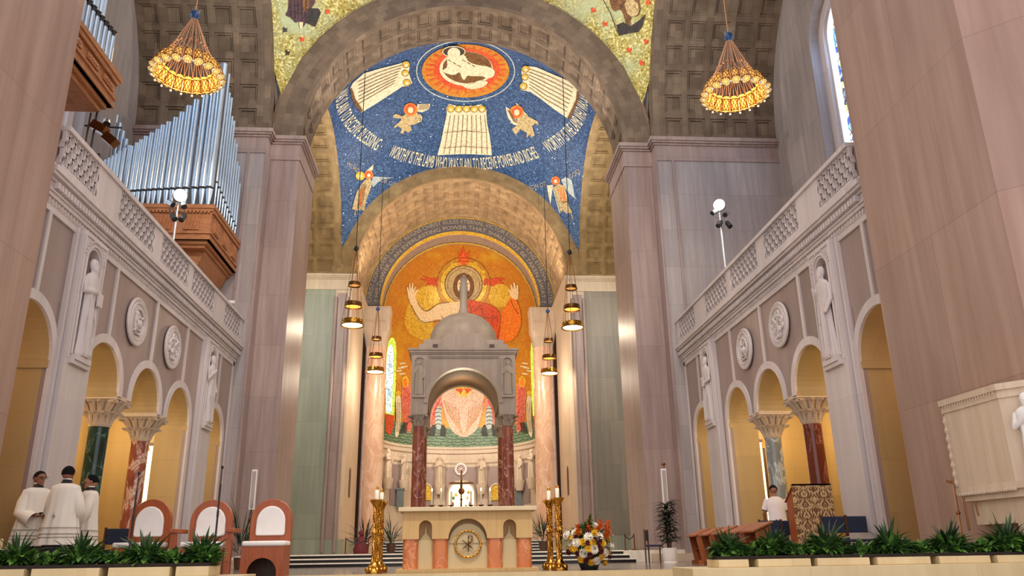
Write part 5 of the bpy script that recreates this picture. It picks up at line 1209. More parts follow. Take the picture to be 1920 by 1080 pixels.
# ---- flowers
FX, FY = 2.34, 15.95
e = empty('flower_arrangement', 'big round autumn bouquet of white, yellow, maroon and orange flowers right of the altar', 'flowers', (FX, FY, 0))
mb = MB(); mb.lathe([(.16, 0), (.2, .1), (.22, .24), (.2, .25), (0, .25)], n=20); mb.build('pot', M['black'], e, 40)
def leaf(mb, p, d, L, w, droop=.4, n=4, roll=0):
    d = Vector(d).normalized(); side = d.cross(Vector((0, 0, 1)));
    if side.length < 1e-3: side = Vector((1, 0, 0))
    side.normalize(); upv = side.cross(d); side = side*math.cos(roll)+upv*math.sin(roll); pts = []; p = Vector(p); dd = d.copy()
    i0 = len(mb.v)
    for k in range(n+1):
        t = k/n; ww = w*math.sin(PI*min(.97, t*.86+.12))**.8*.5
        if k == n: ww = .001
        mb.v += [tuple(p-side*ww+upv*ww*.35), tuple(p), tuple(p+side*ww+upv*ww*.35)]
        dd = (dd+Vector((0, 0, -droop/n))).normalized(); p = p+dd*L/n
    for k in range(n):
        a = i0+3*k; mb.face((a, a+1, a+4, a+3)); mb.face((a+1, a+2, a+5, a+4))
random.seed(11); mb = MB()
for k in range(420):
    a = random.uniform(0, 2*PI); el = random.uniform(-.35, 1.5); r = random.uniform(.2, .38)
    p = (r*math.cos(el)*math.cos(a), r*math.cos(el)*math.sin(a), .42+r*.95*math.sin(el)); mb.cur = random.choice((0, 0, 1))
    leaf(mb, p, (math.cos(el)*math.cos(a), math.cos(el)*math.sin(a), math.sin(el)+.2), random.uniform(.08, .2), random.uniform(.02, .05), .5, 3, random.uniform(-1, 1))
mb.lathe([(.0, .2), (.2, .22), (.3, .4), (.26, .6), (.1, .74), (0, .76)], n=16); mb.build('foliage', [M['leaf'], plain('maroon_leaf', srgb(64, 22, 26), .6, var=.4)], e, 60, normals=False)
def bloom(c, r, mat, ruff=26):
    mb = MB(); d = Vector(c)-Vector((0, 0, .42)); d.normalize(); q_ = d.to_track_quat('Z', 'Y').to_matrix().to_4x4(); t = Matrix.Translation(c) @ q_; b = MB()
    for ringi, (rr_, el_, m_) in enumerate(((1, .15, 14), (.85, .6, 12), (.6, 1.0, 9), (.35, 1.3, 5))):
        for j in range(m_):
            a = 2*PI*(j+.5*(ringi % 2))/m_; leaf(b, (.1*r*math.cos(a), .1*r*math.sin(a), r*.1*ringi), (math.cos(el_)*math.cos(a), math.cos(el_)*math.sin(a), math.sin(el_)), r*rr_, r*.42, .25, 3)
    b.sphere((0, 0, 0), r*.45, 8, 6); b.xf(t); return b.build('bloom', M[mat], e, 60, normals=False)
M['fw'] = plain('white_petals', srgb(240, 232, 216), .7, var=.06); M['fy'] = plain('yellow_petals', srgb(236, 190, 40), .7, var=.1); M['fm'] = plain('maroon_petals', srgb(96, 26, 30), .7, var=.2); M['fo'] = plain('orange_petals', srgb(232, 128, 40), .6, var=.2); M['fv'] = plain('violet_petals', srgb(120, 84, 120), .7, var=.2)
W_ = ((385, 705), (465, 685), (650, 622), (580, 722), (685, 720), (430, 775), (470, 775), (630, 835), (530, 870), (745, 865), (660, 935), (815, 805)); Y_ = ((415, 740), (490, 692), (525, 770), (615, 775), (640, 692), (665, 660), (720, 780), (780, 735), (575, 830), (430, 825), (780, 860), (710, 900), (515, 925), (610, 950), (755, 955), (455, 830))
Mm = ((470, 725), (580, 680), (640, 750), (570, 780), (680, 820), (590, 880), (700, 850), (480, 870), (560, 930), (690, 760), (400, 860), (800, 900))
for pts, mt_, r in ((W_, 'fw', .095), (Y_, 'fy', .08), (Mm, 'fm', .07)):
    for (x, y) in pts:
        p = at((980+x/4.908, 860+y/4.908), 'Y', FY)-Vector((FX, FY, 0)); p.x *= .93; rr_ = p.x**2+(p.z-.42)**2; p.y = -math.sqrt(max(.02, .36**2-rr_*.85)); bloom(tuple(p), r, mt_)
random.seed(5)
for (x, y0, y1, mt_) in ((490, 720, 600, 'fo'), (590, 680, 530, 'fo'), (690, 660, 565, 'fo'), (745, 740, 580, 'fo'), (600, 620, 525, 'leaf2'), (770, 720, 570, 'fo')):
    a_ = at((980+x/4.908, 860+y0/4.908), 'Y', FY)-Vector((FX, FY, 0)); b_ = at((980+(x+6)/4.908, 860+y1/4.908), 'Y', FY)-Vector((FX, FY, 0)); mb = MB()
    for k in range(26):
        t = k/25; p = a_.lerp(b_, t)+Vector((random.uniform(-1, 1)*.03*(1-t*.6), random.uniform(-.05, .02)-.2, 0)); leaf(mb, p, (random.uniform(-1, 1), -1, random.uniform(0, 1)), .095*(1.2-t*.7), .075*(1.2-t*.6), .3, 3); 
    mb.tube([tuple(a_+Vector((0, -.12, -.1))), tuple(b_+Vector((0, -.19, 0)))], .006, 5); mb.build('flower_spike', M[mt_], e, 60, normals=False)
# ---- presider chairs
def big_chair():
    e = empty('presider_chair', 'x', 'chair', (0, 0, 0), 0, 'cherry wood chairs with white arched backs')
    mb = MB(); w = .37; zc = .95
    arc = lambda r, n=24: [(r*math.cos(PI*k/n), zc+r*1.02*math.sin(PI*k/n)) for k in range(n+1)]
    out = arc(w)+[(-w, .5), (w, .5)]; mb.prism(out, .22, .3, 'y'); mb.build('back_frame', M['wchair'], e, 30, bevel=.01)
    mb = MB(); r = .255; pts = [(r*math.cos(PI*k/24), zc-.03+r*1.1*math.sin(PI*k/24)) for k in range(25)]+[(-r*1.02, .72), (-r*.95, .69), (r*.95, .69), (r*1.02, .72)]; mb.prism(pts, .17, .23, 'y'); mb.build('back_cushion', M['cushion'], e, 30, bevel=.02)
    mb = MB(); mb.box(-.37, .37, -.28, .24, .50, .59); mb.build('seat_cushion', M['cushion'], e, 30, bevel=.03)
    mb = MB(); hb = MB()
    archheader(mb, 0, .06, .25, .5, -.26, -.22, my, 20); mb.box(-.37, -.25, -.26, -.22, .0, .5); mb.box(.25, .37, -.26, -.22, .0, .5); mb.build('front_panel', M['wchair'], e, 25)
    for s in (-1, 1):
        mb = MB(); mb.box(*sorted((s*.37, s*.33)), -.22, .26, 0, .5); mb.build('side_panel', M['wchair'], e, 0)
    mb = MB(); mb.box(-.36, .36, .2, .24, 0, .5); mb.build('rear_panel', M['wdark'], e, 0)
    return e
c1 = big_chair(); c1.location = (-3.55, 15.0, 0); c1['label'] = 'right cherry wood chair with a white arched back, nearest the altar, no arms'
dup(c1, (-5.62, 14.75, .0), -.12, 'leftmost cherry wood chair with a white arched back, behind the thin microphone stand')
c2 = dup(c1, (-4.62, 15.05, 0), .02, 'middle cherry wood chair with a white arched back and square arm posts')
for s in (-1, 1):
    mb = MB(); mb.box(s*.47-.05, s*.47+.05, -.33, -.23, 0, .76); p_ = mb.build('arm_post', M['wchair'], c2, 0)
    mb = MB(); mb.box(s*.47-.07, s*.47+.07, -.36, .28, .74, .81); mb.build('armrest', M['wchair'], c2, 0, bevel=.01)
# ---- microphones
for (px, py, Y, lab) in ((417, 876, 13.6, 'thin black microphone stand in front of the middle chair'), (261, 887, 13.2, 'thin black microphone stand in front of the leftmost chair')):
    p = at((px, py), 'Y', Y); e = empty('microphone_stand', lab, 'microphone', (p.x, Y, 0)); z = p.z
    mb = MB(); mb.lathe([(.13, 0), (.13, .02), (.02, .03), (0, .03)], n=20); mb.build('base', M['black'], e, 40)
    mb = MB(); mb.tube([(0, 0, .02), (0, 0, z-.35)], .016, 8); mb.tube([(0, 0, z*.55), (0, 0, z*.6)], .02, 8); mb.build('pole', M['black'], e, 40)
    mb = MB(); mb.tube([(0, 0, z-.35), (0, 0, z-.03)], .009, 6); mb.tube([(0, 0, z-.35), (0, 0, z-.27)], .016, 8); mb.build('gooseneck', M['black'], e, 40)
    mb = MB(); mb.sphere((0, 0, z), .025, 10, 8, 1, 1, 1.2); mb.build('microphone_head', M['black'], e, 60)
# ---- planters and plants
def foliage(seed, n=170, R=.3, H=.3, spiky=False):
    random.seed(seed); mb = MB()
    for k in range(n):
        a = random.uniform(0, 2*PI); el = random.uniform(.1, 1.45) if spiky else random.uniform(.0, 1.3); mb.cur = 0 if random.random() < (.85 if spiky else .55) else 1
        r0 = random.uniform(0, R*.5); base = (r0*math.cos(a)*1.6, r0*math.sin(a)*.7, random.uniform(0, H*.45))
        leaf(mb, base, (math.cos(el)*math.cos(a), math.cos(el)*math.sin(a)*.7, math.sin(el)), random.uniform(.5, 1)*H*(1.15 if spiky else .85), random.uniform(.025, .04) if spiky else random.uniform(.045, .075), .8 if not spiky else .5, 4, random.uniform(-.5, .5))
    return mb
def plant(x, y, z, seed, label, R, H, grp):
    e = empty('leafy_plant', label, 'plant', (x, y, z), 0, grp)
    a = foliage(seed, 330, R, H*.8); a.build('low_leaves', [M['leaf2'], M['leaf']], e, 60, normals=False)
    b = foliage(seed+50, 80, R*.5, H*1.05, True); b.build('spiky_crown', [M['leaf'], M['leaf3']], e, 60, normals=False)
    return e
PY = 9.3
def plx(px): return at((px, 1050), 'Y', PY).x
def slab(name, x0, x1, y0, y1, z0, z1, lab, cat, grp=None):
    mb = MB(); mb.box(x0, x1, y0, y1, z0, z1); o = mb.build(name, M['planter'], None, 0, origin=((x0+x1)/2, (y0+y1)/2, z0), bevel=.006); tag(o, lab, cat, grp); return o
zb = .165
slab('stone_ledge', plx(1281), 6.42, PY-.35, PY+.5, -.7, zb-.012, 'long cream stone ledge under the right row of plants', 'ledge'); slab('stone_ledge', -6.88, plx(462), PY-.35, PY+.5, -.7, .155, 'long cream stone ledge under the left row of plants', 'ledge')
RX = [(1336, 1391), (1408, 1505), (1517, 1613), (1627, 1725), (1741, 1835), (1848, 1945)]
LX = [(-60, 68), (81, 205), (221, 333), (344, 404)]
word = ['first', 'second', 'third', 'fourth', 'fifth', 'sixth']
for i, (a, b) in enumerate(RX):
    slab('planter_block', plx(a), min(6.42, plx(b)), PY-.22, PY+.22, zb-.012, .235, 'cream stone block of the right planter row, %s from the altar side' % word[i], 'planter', 'blocks of the right planter row')
for i, (a, b) in enumerate(LX):
    slab('planter_block', plx(a), plx(b), PY-.22, PY+.22, .155, .255, 'cream stone block of the left planter row, %s from the left edge' % word[i], 'planter', 'blocks of the left planter row')
for s_, x0, x1, z in ((1, plx(1338), 6.4, .235), (-1, -6.9, plx(402), .255)):
    mb = MB(); mb.box(x0, x1, PY-.17, PY+.2, z, z+.035); tag(mb.build('planter_tray', M['soil'], None, 0, origin=((x0+x1)/2, PY, z)), 'long dark planting tray on the %s row of blocks' % ('right' if s_ > 0 else 'left'), 'tray')
for i, px in enumerate((1368, 1452, 1553, 1672, 1785, 1893)):
    plant(plx(px), PY, .27, 20+i, 'green leafy plant on the right planter row, %s from the altar side' % word[i], .2, (.23, .26, .29, .27, .27, .3)[i], 'plants of the right row')
for i, px in enumerate((28, 150, 272, 378)):
    plant(plx(px), PY, .29, 40+i, 'green leafy plant on the left planter row, %s from the left edge' % word[i], (.2, .25, .25, .17)[i], .26, 'plants of the left row')
for i, px in enumerate((1408, 1500, 1615, 1728, 1840)):
    e = empty('trailing_plant', 'light green broad leaved filler plant in the right row, %s gap from the altar side' % word[i], 'plant', (plx(px), PY-.05, .27), 0, 'filler plants of the right row'); foliage(70+i, 150, .18, .15).build('leaves', [M['leaf2'], M['leaf']], e, 60, normals=False)
for i, px in enumerate((88, 212, 325)):
    e = empty('trailing_plant', 'light green broad leaved filler plant in the left row, %s gap from the left edge' % word[i], 'plant', (plx(px), PY-.05, .29), 0, 'filler plants of the left row'); foliage(80+i, 150, .18, .15).build('leaves', [M['leaf2'], M['leaf']], e, 60, normals=False)
# ---- tall potted palm
e = empty('potted_palm', 'tall narrow dark leaved plant in a white cylinder pot by the right pier', 'plant', (5.5, 22, 0))
mb = MB(); mb.lathe([(.19, 0), (.19, .03), (.175, .035), (.19, .06), (.2, .38), (.18, .38), (.17, .34), (0, .34)], n=28); mb.build('pot', M['cushion'], e, 40)
mb = MB()
for k in range(5): a = k*1.26; mb.tube([(.05*math.cos(a), .05*math.sin(a), .3), (.08*math.cos(a), .08*math.sin(a), 1.3)], .012, 5)
mb.build('stem', M['wdark'], e, 40)
random.seed(3); mb = MB()
for k in range(260):
    z = .55+1.05*(k/260); a = random.uniform(0, 2*PI); leaf(mb, (.07*math.cos(a), .07*math.sin(a), z-.05), (math.cos(a), math.sin(a), random.uniform(.1, 1.0)), random.uniform(.24, .4), .055, .9, 4)
mb.build('leaves', M['leaf3'], e, 60, normals=False)
# ---- slim column speakers
for (px, py, lab) in ((1246, 915, 'slim white column speaker on a stand behind the tall palm'), (475, 918, 'slim pale column speaker between the chairs and the left pier')):
    p = at((px, py), 'Y', 23.4); e = empty('column_speaker', lab, 'speaker', (p.x, 23.4, 0))
    mb = MB(); mb.box(-.075, .075, -.05, .05, p.z-.55, p.z+.55); mb.build('cabinet', M['cushion'], e, 0, bevel=.01)
    mb = MB(); mb.box(-.05, .05, -.06, -.05, p.z-.5, p.z+.5); mb.build('grille', M['wallfar'], e, 0)
    mb = MB(); mb.tube([(0, 0, .02), (0, 0, p.z-.5)], .015, 8); mb.lathe([(.18, 0), (.18, .02), (0, .03)], n=16); mb.build('stand', M['black'], e, 40)
    if px > 1000: mb = MB(); mb.sphere((.02, 0, p.z+.68), .06, 8, 6, 1.2, 1, .7); mb.tube([(.03, 0, p.z+.55), (.03, 0, p.z+.66)], .015, 6); mb.build('top_fitting', M['bronze'], e, 40)

# ---- chandeliers of amber lamps
def amber_lamp(root, ang, r_, z_, tilt):
    """one lamp: tube of pierced glass, glowing flared mouth"""
    d = Vector((math.cos(ang)*math.sin(tilt), math.sin(ang)*math.sin(tilt), -math.cos(tilt)))
    c = Vector((r_*math.cos(ang), r_*math.sin(ang), z_)); Mx = Matrix.Translation(c) @ d.to_track_quat('Z', 'Y').to_matrix().to_4x4()
    mb = MB(); mb.lathe([(.0, -.42), (.07, -.42), (.092, -.38), (.10, -.03), (.085, 0)], n=14, cap=False); mb.cur = 1
    for k in range(7):
        for q_ in (-1, 1): mb.tube([(.103*math.cos(2*PI*k/7+q_*t*.36), .103*math.sin(2*PI*k/7+q_*t*.36), -.34+t*.08) for t in range(5)], .009, 4)
    for z in (-.34, -.03): mb.tube([(.103*math.cos(t*PI/7), .103*math.sin(t*PI/7), z) for t in range(15)], .012, 4, False)
    mb.xf(Mx); o = mb.build('lamp_shade', [M['lampglow'], M['bronze']], root, 50)
    mb = MB(); mb.lathe([(.03, -.01), (.085, -.005), (.118, .012), (.122, .02), (.10, .026), (.06, .012), (0, .016)], n=18, cap=False)
    mb.xf(Mx); g = mb.build('glowing_mouth', M['lampmouth'], o, 50)
    mb = MB()
    for k in range(10): a_ = k*PI/5; mb.tube([(.05*math.cos(a_), .05*math.sin(a_), .024), (.115*math.cos(a_), .115*math.sin(a_), .026)], .007, 4)
    mb.tube([(.118*math.cos(t*PI/8), .118*math.sin(t*PI/8), .022) for t in range(17)], .008, 4, False); mb.xf(Mx); mb.build('mouth_tracery', M['bronze'], o, 50)
    return c, d
M['lampmouth'] = plain('glowing_lamp_mouth', srgb(240, 190, 90), .3, emit=(1, .62, .2), es=.75)
def chandelier(x, y, zb, label):
    e = empty('chandelier', label, 'chandelier', (x, y, zb), 0, 'cone shaped amber lamp chandeliers')
    mb = MB(); mb.tube([(0, 0, .12), (0, 0, 20.45-zb)], .02, 8); mb.build('cable', M['copperwire'], e, 40)
    mb = MB(); mb.sphere((0, 0, 0), .13, 16, 10, 1, 1, 1.15); mb.build('blue_ball', M['blueball'], e, 60)
    mb = MB(); mb.lathe([(.07, .11), (.09, .13), (.07, .15)], n=16, cap=False)
    for k in range(8): a = k*PI/4; mb.tube([(.08*math.cos(a), .08*math.sin(a), .12), (.12*math.cos(a), .12*math.sin(a), .22)], [.02, .006], 5)
    mb.build('crown', M['chrome'], e, 40)
    NL = 20; R_, Z_ = .86, -1.9
    for k in range(NL):
        a = 2*PI*k/NL; c, d = amber_lamp(e, a, R_, Z_, .42)
        mb = MB(); top = Vector((.06*math.cos(a), .06*math.sin(a), -.08)); m_ = Vector((.43*math.cos(a), .43*math.sin(a), -1.02))
        mb.tube([top, m_], .009, 5); mb.sphere(m_, .035, 8, 6); mb.tube([m_, c-d*.36], .007, 4)
        for q_ in (-1, 1): b_ = a+q_*PI/NL; mb.tube([m_, (R_*.86*math.cos(b_), R_*.86*math.sin(b_), Z_+.33)], .007, 4)
        b_ = a+PI/NL; mb.tube([(R_*.86*math.cos(b_), R_*.86*math.sin(b_), Z_+.36), (R_*1.02*math.cos(b_), R_*1.02*math.sin(b_), Z_-.02)], .022, 6); mb.build('rod', M['copperwire'], e, 50)
        mb = MB(); mb.sphere((R_*1.04*math.cos(b_), R_*1.04*math.sin(b_), Z_-.07), .034, 8, 6); mb.build('ball_drop', M['cushion'], e, 60)
    mb = MB(); mb.tube([(.72*math.cos(t*PI/16), .72*math.sin(t*PI/16), -1.56) for t in range(33)], .014, 6, False); mb.build('hoop', M['copperwire'], e, 50)
    lamp('POINT', 'chandelier_light', (x, y, zb-1.9), 110, (1, .66, .32), .3)
chandelier(-7.44, 18.8, 14.4, 'cone shaped chandelier of amber lamps hanging before the left organ pipes')
chandelier(7.47, 18.8, 14.22, 'cone shaped chandelier of amber lamps hanging over the right gallery')
# ---- three tier pendants
def pendant(x, y, zb, ztop, label, ball):
    e = empty('tiered_pendant', label, 'pendant lamp', (x, y, zb), 0, 'three ringed brass pendant lamps of the sanctuary')
    mb = MB(); mb.tube([(0, 0, .1), (0, 0, ztop-zb)], .018, 6); mb.build('cable', M['black'], e, 40)
    mb = MB(); mb.sphere((0, 0, 0), .11, 14, 8); mb.build('ball', M[ball], e, 60)
    for (r, z, h, lit) in ((.24, -1.62, .14, 0), (.34, -2.52, .18, 0), (.44, -3.3, .22, 1)):
        mb = MB(); mb.lathe([(r*.92, z+h), (r*.95, z+h), (r, z+h*.3), (r*1.08, z), (r*1.04, z-.03), (r*.9, z), (r*.9, z+h)], n=28, cap=False)
        for k in range(10): a = k*PI/5; mb.sphere((r*.98*math.cos(a), r*.98*math.sin(a), z+h*.6), .022, 6, 4)
        t_ = mb.build('brass_ring', M['brass'] if lit else M['bronze'], e, 50)
        mb = MB(); mb.lathe([(0, z+.02), (r*.9, z+.02)], n=24, cap=False)
        mb.build('lit_disc', M['lampwhite'] if lit else M['lampglow'], t_, 0)
    for k in range(6):
        a = k*PI/3+.2; mb = MB(); mb.tube([(.03*math.cos(a), .03*math.sin(a), -.05), (.23*math.cos(a), .23*math.sin(a), -1.5), (.33*math.cos(a), .33*math.sin(a), -2.4), (.43*math.cos(a), .43*math.sin(a), -3.2)], .009, 5); mb.build('chain', M['bronze'], e, 40)
    lamp('POINT', 'pendant_light', (x, y, zb-3.45), 130, (1, .84, .6), .15)
pendant(-4.4, 31, 12.34, 21.6, 'front left three ringed brass pendant with a black ball', 'black'); pendant(4.5, 31, 12.28, 21.6, 'front right three ringed brass pendant with a black ball', 'black')
pendant(-4.28, 39.4, 12.27, 20.9, 'rear left three ringed brass pendant with a blue ball', 'blueball'); pendant(4.5, 39.4, 12.2, 20.9, 'rear right three ringed brass pendant with a blue ball', 'blueball')
# ---- organ
def pipe(root, x, y, z0, ztop, r, foot=.55):
    mb = MB(); zf = z0+foot
    mb.lathe([(r*.3, z0), (r*.98, zf-.02)], (x, y, 0), 12, cap=False); mb.lathe([(r, zf+.03), (r, ztop), (r*.9, ztop), (r*.9, ztop-.05)], (x, y, 0), 14, cap=False)
    inv = tuple(root.location); o = mb.build('pipe', M['pipe'], root, 50, origin=inv); o.location = (0, 0, 0)
    mb = MB(); mb.box(x-r*.6, x+r*.6, y-r*1.02, y-r*.7, zf-.03, zf+.04); m_ = mb.build('mouth', M['black'], o, 0, origin=inv); m_.location = (0, 0, 0)
def chest(root, x0, x1, y0, y1, z0, z1, faces):
    mb = MB(); mb.box(x0, x1, y0, y1, z0+.12, z1-.1)
    for g, a, b in ((.08, z1-.12, z1), (.05, z1-.2, z1-.12), (.04, z0+.3, z0+.36), (.03, z0+.12, z0+.18), (-.08, z0+.02, z0+.12), (-.16, z0-.08, z0+.02)): mb.box(x0-.0, x1+g, y0-(g if 's' in faces else 0), y1+(g if 'n' in faces else 0), a, b)
    for k in range(30):
        t = k/30; xx = x0+(x1-x0)*t; yy = y0+(y1-y0)*t
        if 's' in faces: mb.box(xx, xx+.06, y0-.07, y0, z1-.26, z1-.2)
        mb.box(x1, x1+.07, yy, yy+.05, z1-.26, z1-.2)
    P_(mb, 'case', 'worgan', root, 0)
    for k in range(3):
        mb = MB(); yy = y0+(y1-y0)*(k+.5)/3; mb.box(x1, x1+.04, yy-.25, yy+.25, z0+.42, z1-.32)
        for j in range(4): mb.tube([(x1+.05, yy-.2+.1*j, z0+.46), (x1+.05, yy-.16+.1*j, z1-.36)], .02, 5)
        P_(mb, 'carved_panel', 'worgan', root, 40)
    if 's' in faces:
        for xx in (x1-.55, x1-1.35):
            mb = MB(); mb.box(xx-.22, xx+.22, y0-.04, y0, z0+.42, z1-.32)
            for j in range(4): mb.tube([(xx-.18+.1*j, y0-.05, z0+.46), (xx-.12+.1*j, y0-.05, z1-.36)], .022, 5)
            P_(mb, 'carved_panel', 'worgan', root, 40)
e = empty('pipe_organ', 'silver pipe organ on a carved wooden case standing on the left gallery', 'organ', (-8.7, 23.4, 6.7))
chest(e, -10.6, -7.42, 21.95, 24.85, 8.95, 10.15, 's')
mb = MB(); mb.prism([(-10.4, 6.7), (-7.95, 6.7), (-7.95, 8.2), (-7.6, 8.95), (-10.4, 8.95)], 22.4, 24.8, 'y'); P_(mb, 'base', 'worgan', e, 0)
# front row, tops follow the photographed skyline
FR = [(187, 307), (192, 305), (199, 300), (206, 297), (213, 293), (220, 289), (227, 284), (236, 279), (249, 275), (259, 269), (267, 263), (276, 257), (287, 250), (298, 244), (308, 236), (319, 230), (332, 222), (344, 212), (357, 200), (371, 189), (388, 180), (403, 172), (421, 121)]
for i, (px, py) in enumerate(FR):
    p = at((px, py), 'Y', 22.12); pipe(e, p.x-.02, 22.12, 10.15, p.z, .045+.0032*i, .36+.012*i)
for i in range(20):
    y = 22.3+i*.128; zt = 14.6-i*.137+(.25 if i % 4 == 0 else 0); pipe(e, -7.5-.05*(i % 2), y, 10.15, zt, .046, .9-.025*i)
BR = [(206, 212), (218, 217), (224, 232), (230, 247), (236, 262), (241, 274)]
for i, (px, py) in enumerate(BR):
    p = at((px, py), 'Y', 23.6); pipe(e, p.x, 23.6, 10.15, p.z, .1, .5)
e = empty('pipe_organ', 'upper left organ chest cut by the near pier, with short dark topped pipes', 'organ', (-8.7, 13.9, 8.0))
chest(e, -10.4, -7.42, 12.8, 15.02, 9.12, 10.0, 'n')
mb = MB(); mb.box(-10.4, -8.6, 12.75, 14.2, 6.7, 9.1); P_(mb, 'base', 'worgan', e, 0)
e.location = (-8.7, 13.9, 6.7)
for ch in e.children: ch.data.transform(Matrix.Translation((0, 0, 1.3)))
for i in range(11):
    y = 12.9+i*.19; pipe(e, -7.55, y, 10.0, 10.62+.02*i, .06, .12)
    p_ = list(e.children)[-1]
    mb = MB(); mb.lathe([(.05, 10.6+.02*i), (.05, 10.68+.02*i), (.085, 10.74+.02*i), (.03, 10.78+.02*i)], (-7.55, y, 0), 8); o = mb.build('tuning_cap', M['black'], p_, 40, origin=tuple(e.location)); o.location = (0, 0, 0)
for i in range(14):
    pipe(e, -7.85-.02*(i % 2), 12.9+i*.15, 10.0, 13.6-.05*i, .065, .3)
# ---- floodlight stands
def spot_head(root, c, d, r, L, mat, lit=False):
    Mx = Matrix.Translation(c) @ Vector(d).to_track_quat('Z', 'Y').to_matrix().to_4x4()
    mb = MB(); mb.lathe([(0, -L/2), (r*.7, -L/2), (r, -L*.2), (r, L/2), (r*1.05, L/2)], n=16, cap=False); mb.xf(Mx); o = mb.build('spotlight', M[mat], root, 40)
    mb = MB(); mb.lathe([(0, L/2-.02), (r*.95, L/2-.02)], n=16, cap=False); mb.xf(Mx); mb.build('lens', M['flood' if lit else 'black'], o, 0); return o
def flood(x, y, zt, label, s):
    e = empty('floodlight_stand', label, 'floodlight', (x, y, 6.7)); h = zt-6.7
    mb = MB(); mb.tube([(0, 0, 0), (0, 0, h)], .025, 8); mb.tube([(0, 0, .02), (.3, .1, 0)], .015, 6); mb.tube([(0, 0, .02), (-.3, .1, 0)], .015, 6); mb.tube([(-.22, 0, h-.35), (.22, 0, h-.45)], .018, 6); mb.build('pole', M['chrome'], e, 40)
    spot_head(e, (.02, -.05, h), (-s*.55, -.8, -.12), .17, .22, 'chrome', True)
    for (dx, dz, dd) in ((.16, -.28, (-s*.5, -.6, -.6)), (-.18, -.22, (-s*.8, -.3, -.6)), (-.06, -.6, (-s*.6, -.3, -.8)), (.2, -.62, (s*.2, -.5, -.8))): spot_head(e, (dx, -.08, h+dz), dd, .075, .24, 'chrome' if dz > -.5 else 'black')
    lamp('SPOT', 'floodlight_beam', (x-s*.25, y-.4, zt), 700, (1, .93, .82), .12, (0, 14, 1), 110, .8)
flood(-7.62, 19.8, 9.42, 'lit floodlight on a pole with small spotlights on the left gallery', -1)
flood(7.62, 21.4, 10.12, 'lit floodlight on a pole with small spotlights on the right gallery', 1)
e = empty('spotlight_cluster', 'cluster of hanging spotlights, one long and black, under the upper organ chest', 'spotlights', (-7.7, 15.0, 8.2))
mb = MB(); mb.tube([(0, 0, .95), (0, 0, .05)], .02, 6); mb.tube([(-.2, 0, .6), (.5, .1, .62)], .02, 6); mb.tube([(-.25, 0, -.1), (.2, 0, -.05)], .02, 6); mb.tube([(-.12, 0, .9), (-.14, 0, -.6)], .018, 6); mb.build('bracket', M['black'], e, 40)
spot_head(e, (-.1, -.1, .05), (.75, .1, -.6), .075, .75, 'black')
mb = MB(); mb.box(-.16, .16, -.1, .1, -.09, .09); mb.xf(Matrix.Translation((.1, 0, .55)) @ Matrix.Rotation(.5, 4, 'Y')); mb.build('lamp_box', M['bronze'], e, 0)
mb = MB(); mb.box(-.14, .14, -.1, .1, -.09, .09); mb.xf(Matrix.Translation((.36, 0, .28)) @ Matrix.Rotation(.7, 4, 'Y')); mb.build('lamp_box', M['bronze'], e, 0)
spot_head(e, (.2, .05, .72), (.3, -.5, -.7), .07, .22, 'chrome')
e = empty('speaker', 'large dark rounded speaker behind the right gallery parapet', 'speaker', (8.3, 22.3, 6.7))
mb = MB(); mb.prism([(-.42, 0), (.42, 0)]+[(.42*math.cos(PI*k/16), 1.35+.42*math.sin(PI*k/16)) for k in range(17)], -.25, .25, 'y'); mb.build('cabinet', M['black'], e, 30)
e = empty('security_camera', 'small white camera on a bracket at the far end of the left parapet', 'camera', (-7.2, 23.9, 7.53))
mb = MB(); mb.tube([(0, 0, 0), (0, 0, .16), (-.08, 0, .22)], .014, 6); mb.build('arm', M['chrome'], e, 40)
mb = MB(); mb.box(-.13, .13, -.05, .05, .2, .29); mb.build('body', M['cushion'], e, 0)
# ---- pulpit on the right near pier
e = empty('pulpit', 'carved cream stone pulpit on the right near pier with a figure relief', 'pulpit', (6.85, 9.9, .95))
foot = [(6.93, 10.9), (6.6, 10.68), (6.6, 9.5), (6.85, 9.15), (6.93, 9.1)]
def grow(pl, g): c = (6.93, 9.9); return [((x-c[0])*(1+g)+c[0], (y-c[1])*(1+g*.55)+c[1]) for x, y in pl]
mb = MB(); mb.prism(foot, 1.05, 2.12); P_(mb, 'body', 'cream', e, 0)
mb = MB(); mb.prism(grow(foot, .05), 2.10, 2.16); mb.prism(grow(foot, .02), 2.16, 2.2); mb.prism(grow(foot, .1), 2.2, 2.28)
for k in range(20):
    mb.box(6.575, 6.62, 9.55+k*.057, 9.575+k*.057, 2.15, 2.2)
P_(mb, 'rim_moulding', 'cream', e, 0)
mb = MB(); mb.prism(grow(foot, .06), 1.0, 1.08); mb.prism(grow(foot, -.05), .9, 1.0); mb.prism(grow(foot, -.3), .6, .9)
for k in range(26): mb.sphere((6.575, 9.5+k*.048, .99), .024, 6, 4)
P_(mb, 'carved_base_moulding', 'cream', e, 40)
mb = statue_mb(1.05, 2, True); mb.xf(Matrix.Diagonal((1, .6, 1, 1)).to_4x4()); mb.xf(Matrix.Translation((6.72, 9.2, 1.07)) @ Matrix.Rotation(-1.0, 4, 'Z')); P_(mb, 'figure_relief', 'cushion', e, 50)
mb = MB()
mb.tube([(6.6, 10.68, 1.1+.03*k) for k in range(33)], [.034 if k % 4 in (1, 2) else .018 for k in range(33)], 8)
P_(mb, 'corner_beading', 'cream', e, 50)
e = empty('pulpit_stair', 'pale stone stair block below the pulpit by the right near pier', 'stair', (6.8, 9.9, -.4))
mb = MB()
for k in range(5): mb.box(6.45+.0, 6.91, 9.62+.0-.22*k if False else 8.6, 9.9-.25*k, -.4+0, .28+.16*k)
